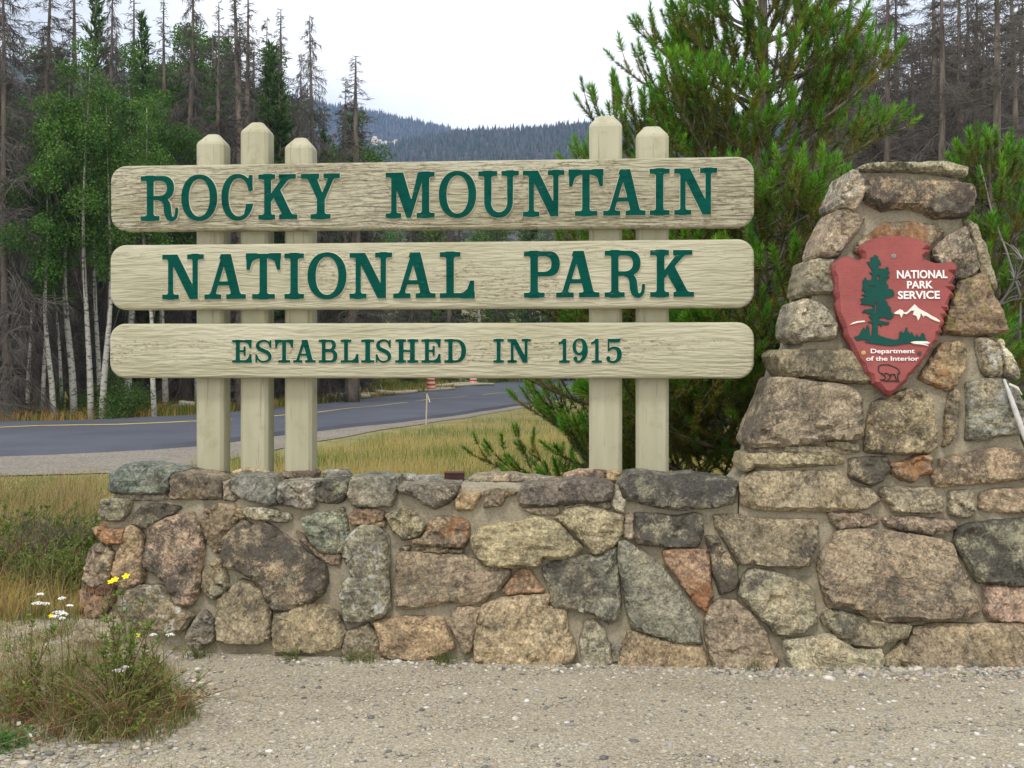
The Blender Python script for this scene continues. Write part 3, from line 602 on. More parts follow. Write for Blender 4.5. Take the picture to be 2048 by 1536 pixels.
# ------------------------------------------------------------------ outline plates (boards, letters, plaque reliefs)
def plate(name, loops, fn, prof, mats, parent, front=0, side=1, smooth_side=False, jit=0):
    """loops: outer + holes in 2-D; prof: list of (inset, height) from the back edge to the front face; fn(u,v,h)->3-D"""
    LL = [np.array(l, float) for l in loops]
    res = []
    for l in LL:
        nr = []
        for i in range(len(l)):
            e1 = l[i]-l[i-1]; e2 = l[(i+1) % len(l)]-l[i]
            e1 = e1/(np.linalg.norm(e1)+1e-9); e2 = e2/(np.linalg.norm(e2)+1e-9)
            n_ = np.array([-(e1+e2)[1], (e1+e2)[0]]); n_ = n_/(np.linalg.norm(n_)+1e-9)
            n_ /= max(.5, float(n_.dot(np.array([-e1[1], e1[0]]))))
            nr.append(n_)
        nr = np.array(nr)
        ar = .5*np.sum(l[:, 0]*np.roll(l[:, 1], -1)-np.roll(l[:, 0], -1)*l[:, 1])
        res.append((l, nr, ar))
    amax = max(abs(r[2]) for r in res)
    V = []; Fc = []; mi = []; cnt = 0; fronts = []
    for l, nr, ar in res:
        sgn = 1 if ar > 0 else -1
        if abs(ar) < amax-1e-12: sgn = -sgn       # holes grow
        rings = []
        for ins, hgt in prof:
            jv = np.array([1+jit*math.sin(i*2.9)*(ins > .01) for i in range(len(l))])[:, None]; pts = l+nr*sgn*ins*jv; rings.append(list(range(cnt, cnt+len(l)))); V += [fn(p[0], p[1], hgt) for p in pts]; cnt += len(l)
        for a, b_ in zip(rings[:-1], rings[1:]):
            for i in range(len(l)):
                j = (i+1) % len(l); Fc.append((a[i], a[j], b_[j], b_[i])); mi.append(side)
        fronts.append((rings[-1], pts))
    P = np.vstack([f[1] for f in fronts]); idx = sum([f[0] for f in fronts], []); ed = []; o = 0
    for f in fronts:
        n = len(f[1]); ed += [(o+i, o+(i+1) % n) for i in range(n)]; o += n
    r = delaunay_2d_cdt([Vector(p) for p in P], ed, [], 0, 1e-6)
    V2 = np.array([(q.x, q.y) for q in r[0]]); T = np.array(r[2]); ce = V2[T].mean(1)
    ins_ = np.zeros(len(ce), bool)
    for f in fronts: ins_ ^= inside(ce, f[1])
    T = T[ins_]
    vm = {}
    for i, oo in enumerate(r[3]):
        if oo: vm[i] = idx[oo[0]]
        else: V.append(fn(V2[i][0], V2[i][1], prof[-1][1])); vm[i] = cnt; cnt += 1
    for tr in T: Fc.append(tuple(vm[i] for i in tr)); mi.append(front)
    o = mesh_np(name, np.array([list(v_) for v_ in V]), Fc, mats, parent)
    me = o.data
    if len(me.polygons) == len(mi): me.polygons.foreach_set('material_index', np.array(mi, np.int32))
    import bmesh
    bm = bmesh.new(); bm.from_mesh(me); bmesh.ops.remove_doubles(bm, verts=bm.verts, dist=1e-6)
    bmesh.ops.recalc_face_normals(bm, faces=bm.faces)
    nfr = sum((f.normal.y < -.8)*1 for f in bm.faces if f.material_index == front); nbk = sum((f.normal.y > .8)*1 for f in bm.faces if f.material_index == front)
    if nbk > nfr: bmesh.ops.reverse_faces(bm, faces=bm.faces)
    bm.to_mesh(me); bm.free()
    if smooth_side:
        me.polygons.foreach_set('use_smooth', np.ones(len(me.polygons), bool))
        if hasattr(me, 'set_sharp_from_angle'): me.set_sharp_from_angle(angle=math.radians(40))
    return o

# ------------------------------------------------------------------ slab serif glyphs as unions of strokes
def g_box(X, Y, x0, y0, x1, y1):
    dx = np.maximum(x0-X, X-x1); dy = np.maximum(y0-Y, Y-y1)
    return np.where((dx > 0) & (dy > 0), np.hypot(np.maximum(dx, 0), np.maximum(dy, 0)), np.maximum(dx, dy))
def g_poly(X, Y, pts):
    P = np.stack([X.ravel(), Y.ravel()], 1); d = dist_loop(P, pts); return np.where(inside(P, pts), -d, d).reshape(X.shape)
def g_ell(X, Y, cx, cy, rx, ry, p=2.15):
    a = (np.abs((X-cx)/rx)**p+np.abs((Y-cy)/ry)**p)**(1/p)
    gr = np.hypot((X-cx)/rx**2, (Y-cy)/ry**2)/(np.hypot((X-cx)/rx, (Y-cy)/ry)+1e-6)
    return (a-1)/np.maximum(gr, 1e-3)
def g_path(X, Y, pts):
    d = np.full(X.shape, 1e9)
    for (x0, y0, r0), (x1, y1, r1) in zip(pts[:-1], pts[1:]):
        for k in range(5):
            pass
        ex, ey = x1-x0, y1-y0; l = ex*ex+ey*ey
        tt = np.clip(((X-x0)*ex+(Y-y0)*ey)/l, 0, 1)
        d = np.minimum(d, np.hypot(X-x0-tt*ex, Y-y0-tt*ey)-(r0+tt*(r1-r0)))
    return d
def smin(a, b_, k=.055):
    h = np.maximum(k-np.abs(a-b_), 0)/k; return np.minimum(a, b_)-h*h*k*.25
def spl(pts, n=5):
    P = np.array(pts, float); o = []
    for i in range(len(P)-1):
        p0, p1, p2, p3 = P[max(i-1, 0)], P[i], P[i+1], P[min(i+2, len(P)-1)]
        for j in range(n):
            t_ = j/n; o.append(.5*((2*p1)+(-p0+p2)*t_+(2*p0-5*p1+4*p2-p3)*t_**2+(-p0+3*p1-3*p2+p3)*t_**3))
    o.append(P[-1]); return o
def glyph_field(ch, W, X, Y):
    B = lambda x0, y0, x1, y1: g_box(X, Y, x0*W, y0, x1*W, y1)
    Pl = lambda pts: g_poly(X, Y, [(a*W, b_) for a, b_ in pts])
    Pa = lambda pts: g_path(X, Y, spl([(a*W, b_, c_) for a, b_, c_ in pts]))
    E = lambda cx, cy, rx, ry, p=2.15: g_ell(X, Y, cx*W, cy, rx*W, ry, p)
    def U(*a):
        r = a[0]
        for x in a[1:]: r = smin(r, x)
        return r
    def mn(*a): return np.minimum.reduce(a)
    s = .108
    if ch == 'I': return U(B(.31, 0, .69, 1), B(0, 0, 1, s), B(0, 1-s, 1, 1))
    if ch == 'O': return np.maximum(E(.5, .5, .5, .52), -E(.5, .5, .29, .415))
    if ch == 'N': return mn(U(B(.143, 0, .265, .95), B(0, 0, .40, s), B(0, 1-s, .30, 1)), U(B(.73, .0, .857, 1), B(.6, 1-s, 1, 1)), Pl([(.13, 1), (.37, 1), (.857, .08), (.857, 0), (.66, 0)]))
    if ch == 'A': return mn(U(Pl([(.12, .04), (.25, .04), (.53, .9), (.42, .97)]), B(0, 0, .41, s)), U(Pl([(.665, .04), (.885, .04), (.64, 1), (.40, 1)]), B(.53, 0, 1, s)), Pl([(.2, .30), (.78, .30), (.75, .395), (.25, .395)]), Pl([(.36, .9), (.40, 1), (.64, 1), (.6, .8)]))
    if ch == 'T': return mn(U(B(.39, 0, .61, 1), B(.17, 0, .84, s)), U(B(0, 1-s, 1, 1), Pl([(0, 1), (0, .64), (.10, .64), (.17, .82), (.3, .9), (.3, 1)]), Pl([(1, 1), (1, .64), (.90, .64), (.83, .82), (.7, .9), (.7, 1)])))
    if ch == 'L': return mn(U(B(.19, 0, .41, 1), B(0, 1-s, .6, 1)), U(B(0, 0, 1, s), Pl([(1, 0), (1, .38), (.88, .38), (.8, .2), (.66, .1), (.66, 0)])))
    if ch == 'E': return mn(U(B(.19, 0, .40, 1), B(0, 1-s, .5, 1), B(0, 0, .5, s)), U(B(.3, 1-s, 1, 1), Pl([(1, 1), (1, .64), (.9, .64), (.82, .82), (.7, .9), (.7, 1)])), U(B(.3, 0, 1, s), Pl([(1, 0), (1, .38), (.9, .38), (.82, .2), (.68, .1), (.68, 0)])), U(B(.3, .455, .66, .555), B(.59, .30, .70, .72)))
    if ch == 'H': return mn(U(B(.15, 0, .36, 1), B(0, 0, .47, s), B(0, 1-s, .47, 1)), U(B(.64, 0, .85, 1), B(.53, 0, 1, s), B(.53, 1-s, 1, 1)), B(.3, .455, .7, .56))
    if ch == 'U': 
        bowl = np.maximum(np.maximum(E(.5, .34, .355, .36), -E(.515, .34, .20, .235)), Y-.34)
        return mn(U(B(.147, .34, .325, 1), B(0, 1-s, .47, 1)), U(B(.71, .34, .855, 1), B(.57, 1-s, 1, 1)), bowl)
    if ch == 'M': return mn(U(B(.115, 0, .225, .95), B(0, 0, .32, s), B(0, 1-s, .3, 1)), U(B(.74, 0, .89, 1), B(.635, 0, 1, s), B(.7, 1-s, 1, 1)), Pl([(.1, 1), (.36, 1), (.55, .3), (.52, 0), (.43, 0)]), Pl([(.655, 1), (.80, 1), (.52, 0), (.44, 0)]))
    if ch == 'Y': return mn(U(Pl([(.14, .95), (.38, .95), (.6, .46), (.42, .42)]), B(0, 1-s, .47, 1)), U(Pl([(.73, .95), (.87, .95), (.6, .4), (.5, .42), (.5, .48)]), B(.58, 1-s, 1, 1)), U(B(.41, 0, .61, .46), B(.25, 0, .76, s)))
    if ch == 'K': return mn(U(B(.15, 0, .325, 1), B(0, 0, .43, s), B(0, 1-s, .43, 1)), U(Pl([(.29, .36), (.29, .53), (.63, .94), (.83, .94)]), B(.52, 1-s, .96, 1)), U(Pl([(.40, .46), (.555, .66), (.89, .05), (.65, .05)]), B(.53, 0, 1, s)))
    if ch in 'RP':
        w_ = .89 if ch == 'R' else 1.0; inn = .70 if ch == 'R' else .765; sx0, sx1 = (.165, .345) if ch == 'R' else (.18, .39)
        yb = .455; yc = (1+yb)/2
        outer = mn(B(.2, yb, w_-.3, 1), np.maximum(E(w_-.32, yc, .32, (1-yb)/2, 2.3), (w_-.33)*W-X))
        inner = mn(B(sx1, yb+.10, inn-.2, .89), E(inn-.22, (yb+.99)/2, .22, (.79-yb)/2, 2.4)); inner = np.maximum(inner, sx1*W-X)
        d = mn(U(B(sx0, 0, sx1, 1), B(0, 0, .50 if ch == 'R' else .58, s), B(0, 1-s, .4, 1)), np.maximum(outer, -inner))
        if ch == 'R': d = mn(d, Pa([(.5, .50, .05), (.62, .46, .065), (.70, .36, .08), (.715, .22, .085), (.75, .09, .075), (.83, .03, .052), (.92, .07, .04), (.955, .16, .036), (.96, .255, .036)]))
        return d
    if ch == 'B':
        o1 = mn(B(.2, .5, .6, 1), np.maximum(E(.62, .755, .30, .245, 2.3), .6*W-X)); i1 = np.maximum(mn(B(.37, .6, .6, .895), E(.58, .747, .14, .147)), .37*W-X)
        o2 = mn(B(.2, 0, .65, .56), np.maximum(E(.66, .28, .34, .28, 2.3), .64*W-X)); i2 = np.maximum(mn(B(.37, .105, .64, .455), E(.62, .28, .16, .175)), .37*W-X)
        return mn(U(B(.17, 0, .37, 1), B(0, 0, .4, s), B(0, 1-s, .4, 1)), np.maximum(o1, -i1), np.maximum(o2, -i2))
    if ch == 'D':
        o1 = mn(B(.2, 0, .5, 1), np.maximum(E(.5, .5, .5, .5, 2.3), .5*W-X)); i1 = np.maximum(mn(B(.38, .105, .5, .895), E(.5, .5, .28, .395, 2.3)), .38*W-X)
        return mn(U(B(.18, 0, .38, 1), B(0, 0, .4, s), B(0, 1-s, .4, 1)), np.maximum(o1, -i1))
    if ch == 'C':
        ring = np.maximum(E(.52, .5, .52, .52), -E(.56, .5, .33, .42)); ring = np.maximum(ring, -B(.70, .36, 1.3, .66))
        return mn(ring, U(B(.88, .64, 1, .99), Pl([(.7, .93), (.88, .75), (.88, .64), (.93, .64), (.93, .9)])), Pl([(.8, .36), (1, .36), (.97, .22), (.84, .10), (.72, .10)]))
    if ch == 'S': return mn(Pa([(.90, .72, .045), (.82, .87, .048), (.62, .955, .05), (.40, .95, .055), (.2, .87, .07), (.14, .74, .085), (.22, .62, .09), (.45, .53, .092), (.70, .45, .092), (.85, .34, .085), (.88, .2, .075), (.78, .09, .055), (.55, .04, .048), (.35, .05, .048), (.18, .14, .045), (.08, .29, .045)]), B(.86, .64, .97, .99), B(.0, .01, .11, .37))
    if ch == '1': return mn(U(B(.38, 0, .70, 1), B(.05, 0, 1, .10)), Pl([(0, .76), (0, .86), (.2, .88), (.42, 1), (.6, 1), (.6, .8), (.42, .8), (.2, .78)]))
    if ch == '9': return mn(np.maximum(E(.48, .66, .48, .36), -E(.44, .68, .21, .255)), Pa([(.84, .66, .10), (.84, .45, .105), (.76, .24, .09), (.6, .10, .065), (.42, .045, .05), (.25, .07, .055), (.19, .17, .08), (.2, .19, .08)]))
    if ch == '5': return mn(Pl([(.13, .99), (.9, 1.0), (1.0, 1.08), (.88, .84), (.5, .82), (.24, .86), (.24, .60), (.13, .46)]), Pa([(.22, .50, .04), (.35, .59, .05), (.58, .615, .062), (.80, .53, .09), (.87, .35, .10), (.82, .18, .09), (.65, .06, .06), (.42, .03, .05), (.22, .08, .055), (.17, .17, .085), (.18, .19, .085)]))
def contours(Fd, x0, y0, h):
    """marching squares: closed loops where the field crosses zero"""
    ny, nx = Fd.shape; seg = {}
    def ip(i, j, i2, j2):
        a, b_ = Fd[j, i], Fd[j2, i2]; t_ = a/(a-b_)
        return (x0+(i+(i2-i)*t_)*h, y0+(j+(j2-j)*t_)*h)
    pts = {}
    for j in range(ny-1):
        for i in range(nx-1):
            c_ = (Fd[j, i] < 0)+2*(Fd[j, i+1] < 0)+4*(Fd[j+1, i+1] < 0)+8*(Fd[j+1, i] < 0)
            if c_ in (0, 15): continue
            b0, b1, b2, b3 = ('h', i, j), ('v', i+1, j), ('h', i, j+1), ('v', i, j)
            E_ = {1: [(b3, b0)], 2: [(b0, b1)], 3: [(b3, b1)], 4: [(b1, b2)], 5: [(b3, b2), (b1, b0)], 6: [(b0, b2)], 7: [(b3, b2)], 8: [(b2, b3)], 9: [(b2, b0)], 10: [(b0, b3), (b2, b1)], 11: [(b2, b1)], 12: [(b1, b3)], 13: [(b1, b0)], 14: [(b0, b3)]}[int(c_)]
            for a, b_ in E_:
                seg[a] = b_
                for k in (a, b_):
                    if k not in pts: pts[k] = ip(k[1], k[2], k[1]+1, k[2]) if k[0] == 'h' else ip(k[1], k[2], k[1], k[2]+1)
    loops = []
    while seg:
        k = next(iter(seg)); lp = []
        while k in seg: lp.append(pts[k]); k = seg.pop(k)
        if len(lp) > 6: loops.append(lp)
    return loops
def simplify(lp, eps):
    P = np.array(lp)
    def dp(a, b_):
        if b_ <= a+1: return []
        e = P[b_ % len(P)]-P[a]; l = np.hypot(*e)+1e-12; q = P[a+1:b_]-P[a]
        d = np.abs(e[0]*q[:, 1]-e[1]*q[:, 0])/l; i = int(np.argmax(d))
        if d[i] < eps: return []
        m_ = a+1+i; return dp(a, m_)+[m_]+dp(m_, b_)
    i0 = 0; i1 = int(np.argmax(np.hypot(*(P-P[0]).T)))
    idx = [i0]+dp(i0, i1)+[i1]+dp(i1, len(P)); return [tuple(P[i]) for i in idx]
def glyph(ch, W, h=.0125):
    x = np.arange(-.06, W+.07, h); y = np.arange(-.08, 1.13, h); X, Y = np.meshgrid(x, y)
    Fd = glyph_field(ch, W, X, Y); Fd = np.where(Fd == 0, 1e-6, Fd)
    return [simplify(l, .0028) for l in contours(Fd, x[0], y[0], h)]

# ------------------------------------------------------------------ the sign
SGN = Plane(6.0, PM, 0.0)
sign = thing('park_sign', 'large cream wooden sign of three carved boards with green letters on five posts', 'sign', (-.5, 6.1, .95))
def board(x0, x1, y0l, y0r, y1l, y1r, r, mt):
    tl, tr_, br, bl = SGN.uv(x0, y0l), SGN.uv(x1, y0r), SGN.uv(x1, y1r), SGN.uv(x0, y1l)
    corners = [bl, br, tr_, tl]; lp = []
    for i in range(4):
        p = np.array(corners[i]); a = np.array(corners[i-1])-p; b_ = np.array(corners[(i+1) % 4])-p
        a = a/np.linalg.norm(a); b_ = b_/np.linalg.norm(b_)
        for k in range(9):
            th = k/8*math.pi/2; lp.append(p+a*r*(1-math.sin(th))+b_*r*(1-math.cos(th)))
    big = []
    for i in range(len(lp)):
        a, b_ = lp[i], lp[(i+1) % len(lp)]; n = max(1, int(np.linalg.norm(b_-a)/.06))
        big += [a+(b_-a)*j/n for j in range(n)]
    rr = random.Random(int(x0+y0l))
    big = [p+np.array([0, .0012*noise.noise(Vector((p[0]*5, p[1]*5, 3)))]) for p in big]
    return plate('board', [big], lambda u, v_, h: SGN.p(u, v_, h), [(.014, -.085), (.004, -.079), (0, -.068), (0, -.018), (.004, -.007), (.011, -.0015), (.018, 0)], [mt, mt], sign, smooth_side=True)
bd = [board(220, 1509, 331.5, 312, 461.5, 454, .095, M_BOARD[0]), board(219, 1509, 490, 477.5, 619.5, 615, .095, M_BOARD[1]), board(218, 1509, 647.5, 644, 756, 757, .095, M_BOARD[2])]
for b_ in bd:                                # close the backs
    pass
ROWS = [
 (bd[0], [('R',283,358),('O',364,436),('C',444,506.5),('K',518,596),('Y',603,681),('M',772,870),('O',878,953),('U',957,1038),('N',1046,1129),('T',1138,1206),('A',1206,1291),('I',1299,1339),('N',1348,1434)], (283, 353, 442.5), (1434, 336.5, 429.5)),
 (bd[1], [('N',326,409),('A',410,493),('T',494,562),('I',570,609),('O',616,694),('N',700,785),('A',787,872),('L',880,949),('P',1048,1120),('A',1112,1199),('R',1209,1290),('K',1300,1388)], (326, 509.5, 599), (1388, 500, 594)),
 (bd[2], [('E',465,504),('S',511.5,544.5),('T',551,587),('A',587,632),('B',638,675.5),('L',682,717.5),('I',723,749),('S',752,783),('H',791,837),('E',843,881.5),('D',889,932.5),('I',987,1008),('N',1015,1062),('1',1117,1139.5),('9',1145,1175.5),('1',1182,1204),('5',1211,1243)], (465, 680, 725), (1243, 677, 725.5)),
]
for row, (bo, letters, (xa, ta, ba), (xb, tb, bb)) in enumerate(ROWS):
    for ch, xl, xr in letters:
        f_ = (xl-xa)/(xb-xa); top = ta+(tb-ta)*f_; bot = ba+(bb-ba)*f_
        u0, v1 = SGN.uv(xl, top); _, v0 = SGN.uv(xl, bot); u1 = SGN.uv(xr, bot)[0]
        H_ = v1-v0; W_ = (u1-u0)/H_
        loops = glyph(ch, W_, .0125 if row < 2 else .02)
        uvl = [[(u0+a*H_, v0+b_*H_) for a, b_ in l] for l in loops]
        ds = .011 if row < 2 else .007; be = .0042 if row < 2 else .003
        plate('letter', uvl, lambda u, v_, h: SGN.p(u, v_, h), [(-be, -.003), (0, ds)], [M_LETTER, M_CREAM], bo)
# posts: square timbers with chamfered corners and hipped tops
def post(xl, xr, ytop, ybot, front=.092):
    PLN = Plane(6.0+front, PM, 0)
    u0, v1 = PLN.uv(xl, ytop); u1 = PLN.uv(xr, ybot)[0]; v0 = .80
    W_ = u1-u0; D_ = .15; cx = (u0+u1)/2; ch = .020
    V = []; prof = []
    def ring(ins, z, c_):
        a = W_/2-ins; d0, d1 = ins, D_-ins
        return [(cx-a+c_, d0, z), (cx+a-c_, d0, z), (cx+a, d0+c_, z), (cx+a, d1-c_, z), (cx+a-c_, d1, z), (cx-a+c_, d1, z), (cx-a, d1-c_, z), (cx-a, d0+c_, z)]
    rings = [(0, v0, ch), (0, v1-.072, ch), (.006, v1-.054, ch), (.047, v1-.004, ch*.8), (.052, v1, ch*.7)]
    for ins, z, c_ in rings: V += [PLN.p(x, z, -d) for x, d, z in ring(ins, z, c_)]
    Fc = []
    for i in range(len(rings)-1):
        for j in range(8): Fc.append((i*8+j, i*8+(j+1) % 8, (i+1)*8+(j+1) % 8, (i+1)*8+j))
    n = (len(rings)-1)*8; Fc.append(tuple(range(n, n+8))); Fc.append(tuple(range(7, -1, -1)))
    o = mesh_np('post', np.array([list(v_) for v_ in V]), Fc, M_POST, sign)
    bv = o.modifiers.new('soft', 'BEVEL'); bv.width = .004; bv.segments = 2; bv.limit_method = 'ANGLE'; bv.angle_limit = math.radians(20)
    return o
for a in [(390.5,445.5,265,938), (479,534.5,241,938), (567.5,622.5,272,938), (1178,1244.5,228,944), (1272,1338,249,947)]: post(*a)

# ------------------------------------------------------------------ the arrowhead plaque
ARP = Plane(PC-.105, PM, PB)
plaque = thing('arrowhead_plaque', 'red carved wooden arrowhead plaque with tree, peaks and white lettering on the pillar', 'plaque', tuple(ARP.hit(1795, 640)))
arrow = rp(7, [(500,215),(520,190),(580,160),(640,143),(700,128),(770,122),(830,122),(900,128),(960,145),(1020,165),(1070,190),(1100,215),(1062,235),(1085,240),(1090,262),(1040,300),(1045,318),(1090,335),(1130,350),(1200,352),(1240,338),(1275,335),(1320,375),
   (1310,430),(1280,436),(1302,470),(1270,520),(1300,545),(1290,570),(1262,575),(1284,610),(1290,636),(1255,640),(1240,700),(1250,740),(1215,745),(1232,790),(1200,800),(1210,850),(1180,890),(1190,930),(1150,945),(1160,1000),(1120,1020),(1110,1060),(1080,1080),(1070,1120),(1030,1160),(1010,1200),(975,1225),(950,1270),(915,1290),(895,1340),(850,1375),(800,1425),(755,1460),(700,1425),(650,1375),(610,1355),(590,1300),(550,1265),(520,1205),(485,1160),(455,1110),(430,1040),(395,990),(370,950),(370,900),(340,840),(318,770),(300,700),(312,650),(290,600),(300,540),(285,470),(270,420),(270,370),(310,330),(350,305),(400,290),(440,305),(490,325),(525,310),(515,280),(495,245)])
uvp = [ARP.uv(*p) for p in arrow]
rr = random.Random(5)
plate('plaque_board', [uvp], lambda u, v_, h: ARP.p(u, v_, h), [(.004, -.075), (0, -.07), (.0, -.024), (.007, -.014), (.019, 0)], [M_RED, M_REDEDGE], plaque, jit=.3)
def relief_part(name, loops, reg, mt, hgt=.007):
    return plate(name, [[ARP.uv(*p) for p in rp(reg, l)] for l in loops], lambda u, v_, h: ARP.p(u, v_, h), [(0, -.002), (0, hgt-.002), (.0015, hgt)], [mt, mt], plaque)
relief_part('tree_relief', [[(600,305),(612,312),(616,290),(628,287),(632,300),(648,298),(645,318),(662,338),(668,358),(672,372),(652,380),(650,400),(700,405),(718,388),(735,395),(730,418),(745,440),(728,452),(742,478),(720,495),(712,520),(735,548),(722,570),(765,575),(780,605),(778,632),(740,645),(700,655),(722,680),(728,705),(752,728),(755,760),(778,790),(760,820),(735,828),(700,812),(652,815),(660,835),(740,848),(735,868),(700,872),(682,865),(672,888),(660,868),(642,870),(645,945),(660,960),(720,980),(790,995),(820,985),(825,935),(840,920),(848,940),(868,925),(880,888),(892,905),(888,925),(905,932),(915,950),(925,930),(940,955),(960,975),(968,945),(985,975),(1000,960),(1015,935),(1032,950),(1040,985),(1062,1010),(1000,1018),(900,1025),(840,1032),(780,1045),(720,1045),(650,1035),(600,1028),(535,1015),(575,1005),(520,995),(465,1000),(450,970),(490,955),(505,925),(525,890),(535,900),(540,925),(555,870),(572,890),(580,960),(592,962),(600,860),(555,850),(598,832),(565,800),(600,792),(540,770),(512,770),(530,745),(605,735),(600,712),(540,705),(500,700),(512,680),(498,655),(545,640),(508,622),(545,605),(512,585),(520,545),(515,515),(540,475),(555,498),(590,500),(600,462),(572,440),(600,425),(552,350),(590,345),(580,318)],
                            [(640,465),(655,465),(655,495),(638,492)], [(625,690),(636,690),(632,770),(622,768)], [(565,550),(620,550),(620,556),(568,558)]], 7, M_GREEN)
relief_part('mountain_relief', [[(775,775),(800,758),(828,742),(850,750),(862,768),(885,765),(915,735),(950,700),(985,735),(1020,755),(1050,770),(1090,795),(1130,815),(1160,838),(1155,850),(1120,838),(1080,820),(1050,800),(1030,795),(1025,810),(1000,775),(995,810),(978,838),(965,800),(935,788),(945,755),(920,755),(885,785),(855,780),(840,815),(825,785),(790,782)]], 7, M_WHITE)
relief_part('snow_relief', [[(408,875),(440,850),(480,840),(535,836),(538,848),(480,855),(440,865)]], 7, M_WHITE)
relief_part('water_relief', [[(910,1016),(950,1008),(1050,1008),(1078,1022),(1062,1030),(1020,1026),(1062,1040),(1062,1048),(1000,1036),(940,1030)]], 7, M_WHITE, .011)
def stroke(pts, wd):
    P = [np.array(p, float) for p in pts]; l, r_ = [], []
    for i in range(len(P)):
        e = P[min(i+1, len(P)-1)]-P[max(i-1, 0)]; e = e/np.linalg.norm(e); n_ = np.array([-e[1], e[0]])*wd/2; l.append(P[i]+n_); r_.append(P[i]-n_)
    return [tuple(x) for x in l+r_[::-1]]
bis = [stroke([(690,1278),(668,1270),(652,1258),(650,1230),(656,1212),(672,1202),(700,1202),(730,1200),(770,1215),(800,1228),(822,1245),(826,1280)], 9),
       stroke([(816,1268),(810,1300),(815,1335)], 9), stroke([(672,1280),(700,1290),(710,1308),(700,1325),(685,1322)], 7),
       stroke([(700,1285),(705,1272),(728,1275),(752,1300)], 6), stroke([(725,1330),(740,1315),(752,1300),(748,1282),(780,1282)], 7),
       stroke([(760,1285),(785,1280),(790,1300),(800,1330)], 7), stroke([(665,1325),(690,1330),(720,1336),(770,1334),(825,1340)], 8)]
for i, s_ in enumerate(bis): relief_part('bison_line', [s_], 7, M_DARK, .0045+.0006*i)
# small lettering
def txt_glyph(ch):
    cu = bpy.data.curves.new('t', 'FONT'); cu.body = ch; cu.size = 1; cu.resolution_u = 3
    return cu
def text_row(txt, reg, x0, x1, ytop, ybot, mt, wgt=.022, capch='N', hgt=.006):
    (X0, Y0), (X1, Y1) = rp(reg, [(x0, ytop), (x1, ybot)])
    u0, v1 = ARP.uv(X0, Y0); _, v0 = ARP.uv(X0, Y1); u1 = ARP.uv(X1, Y1)[0]
    dg = bpy.context.evaluated_depsgraph_get()
    def outline(body):
        cu = bpy.data.curves.new('t', 'FONT'); cu.body = body; cu.size = 1; cu.resolution_u = 4; cu.offset = wgt; cu.fill_mode = 'FRONT'
        ob = bpy.data.objects.new('t', cu); C.objects.link(ob); bpy.context.view_layer.update()
        me = bpy.data.meshes.new_from_object(ob.evaluated_get(bpy.context.evaluated_depsgraph_get()))
        V = np.array([v_.co[:] for v_ in me.vertices]); Fc = [tuple(p.vertices) for p in me.polygons]
        bpy.data.objects.remove(ob); bpy.data.curves.remove(cu); bpy.data.meshes.remove(me); return V, Fc
    full, _ = outline(txt); xmn, xmx = full[:, 0].min(), full[:, 0].max(); cap, _ = outline(capch); ch_ = cap[:, 1].max()-cap[:, 1].min(); cb = cap[:, 1].min()
    sx = (u1-u0)/(xmx-xmn); sy = (v1-v0)/ch_
    for i, ch in enumerate(txt):
        if ch == ' ': continue
        pre, _ = outline(txt[:i+1]); V, Fc = outline(ch); dx = pre[:, 0].max()-V[:, 0].max()
        a = np.array([ARP.p(u0+(x+dx-xmn)*sx, v0+(y-cb)*sy, hgt)[:] for x, y, z in V]); n = len(V)
        bk = a-np.array(ARP.n)*(hgt+.002)
        ed = {}
        for f in Fc:
            for j in range(len(f)):
                e = (f[j], f[(j+1) % len(f)]); ed[e] = 1
        sides = [(e[1], e[0], e[0]+n, e[1]+n) for e in ed if (e[1], e[0]) not in ed]
        mesh_np('letter', np.vstack([a, bk]), list(Fc)+sides, mt, plaque)
text_row('NATIONAL', 7, 802, 1222, 420, 487, M_TEXT)
text_row('PARK', 7, 886, 1102, 508, 570, M_TEXT)
text_row('SERVICE', 7, 810, 1160, 592, 657, M_TEXT, capch='E')
text_row('Department', 7, 585, 950, 1070, 1107, M_TEXT, .016, 'D')
text_row('of the Interior', 7, 547, 985, 1133, 1169, M_TEXT, .014, 'I')
def screw(x, y, r_, col):
    mb = MB(); c_ = ARP.uv(*rp(7, [(x, y)])[0]); s_ = r_/REG[7][0]/F*5.5
    for (rad, h0, h1, cc) in ((s_, 0, .004, col), (s_*.6, .004, .007, tuple(k*.7 for k in col))):
        n = 14; V = [ARP.p(c_[0]+rad*math.cos(a*2*math.pi/n), c_[1]+rad*math.sin(a*2*math.pi/n), h)[:] for h in (h0, h1) for a in range(n)]
        mb.add(V, [(i, (i+1) % n, n+(i+1) % n, n+i) for i in range(n)]+[tuple(range(n, 2*n))], cc)
    mb.build('screw', M_V, plaque)
screw(777, 300, 20, (.30, .28, .25)); screw(527, 1102, 18, (.62, .47, .16)); screw(990, 1107, 20, (.12, .08, .07))
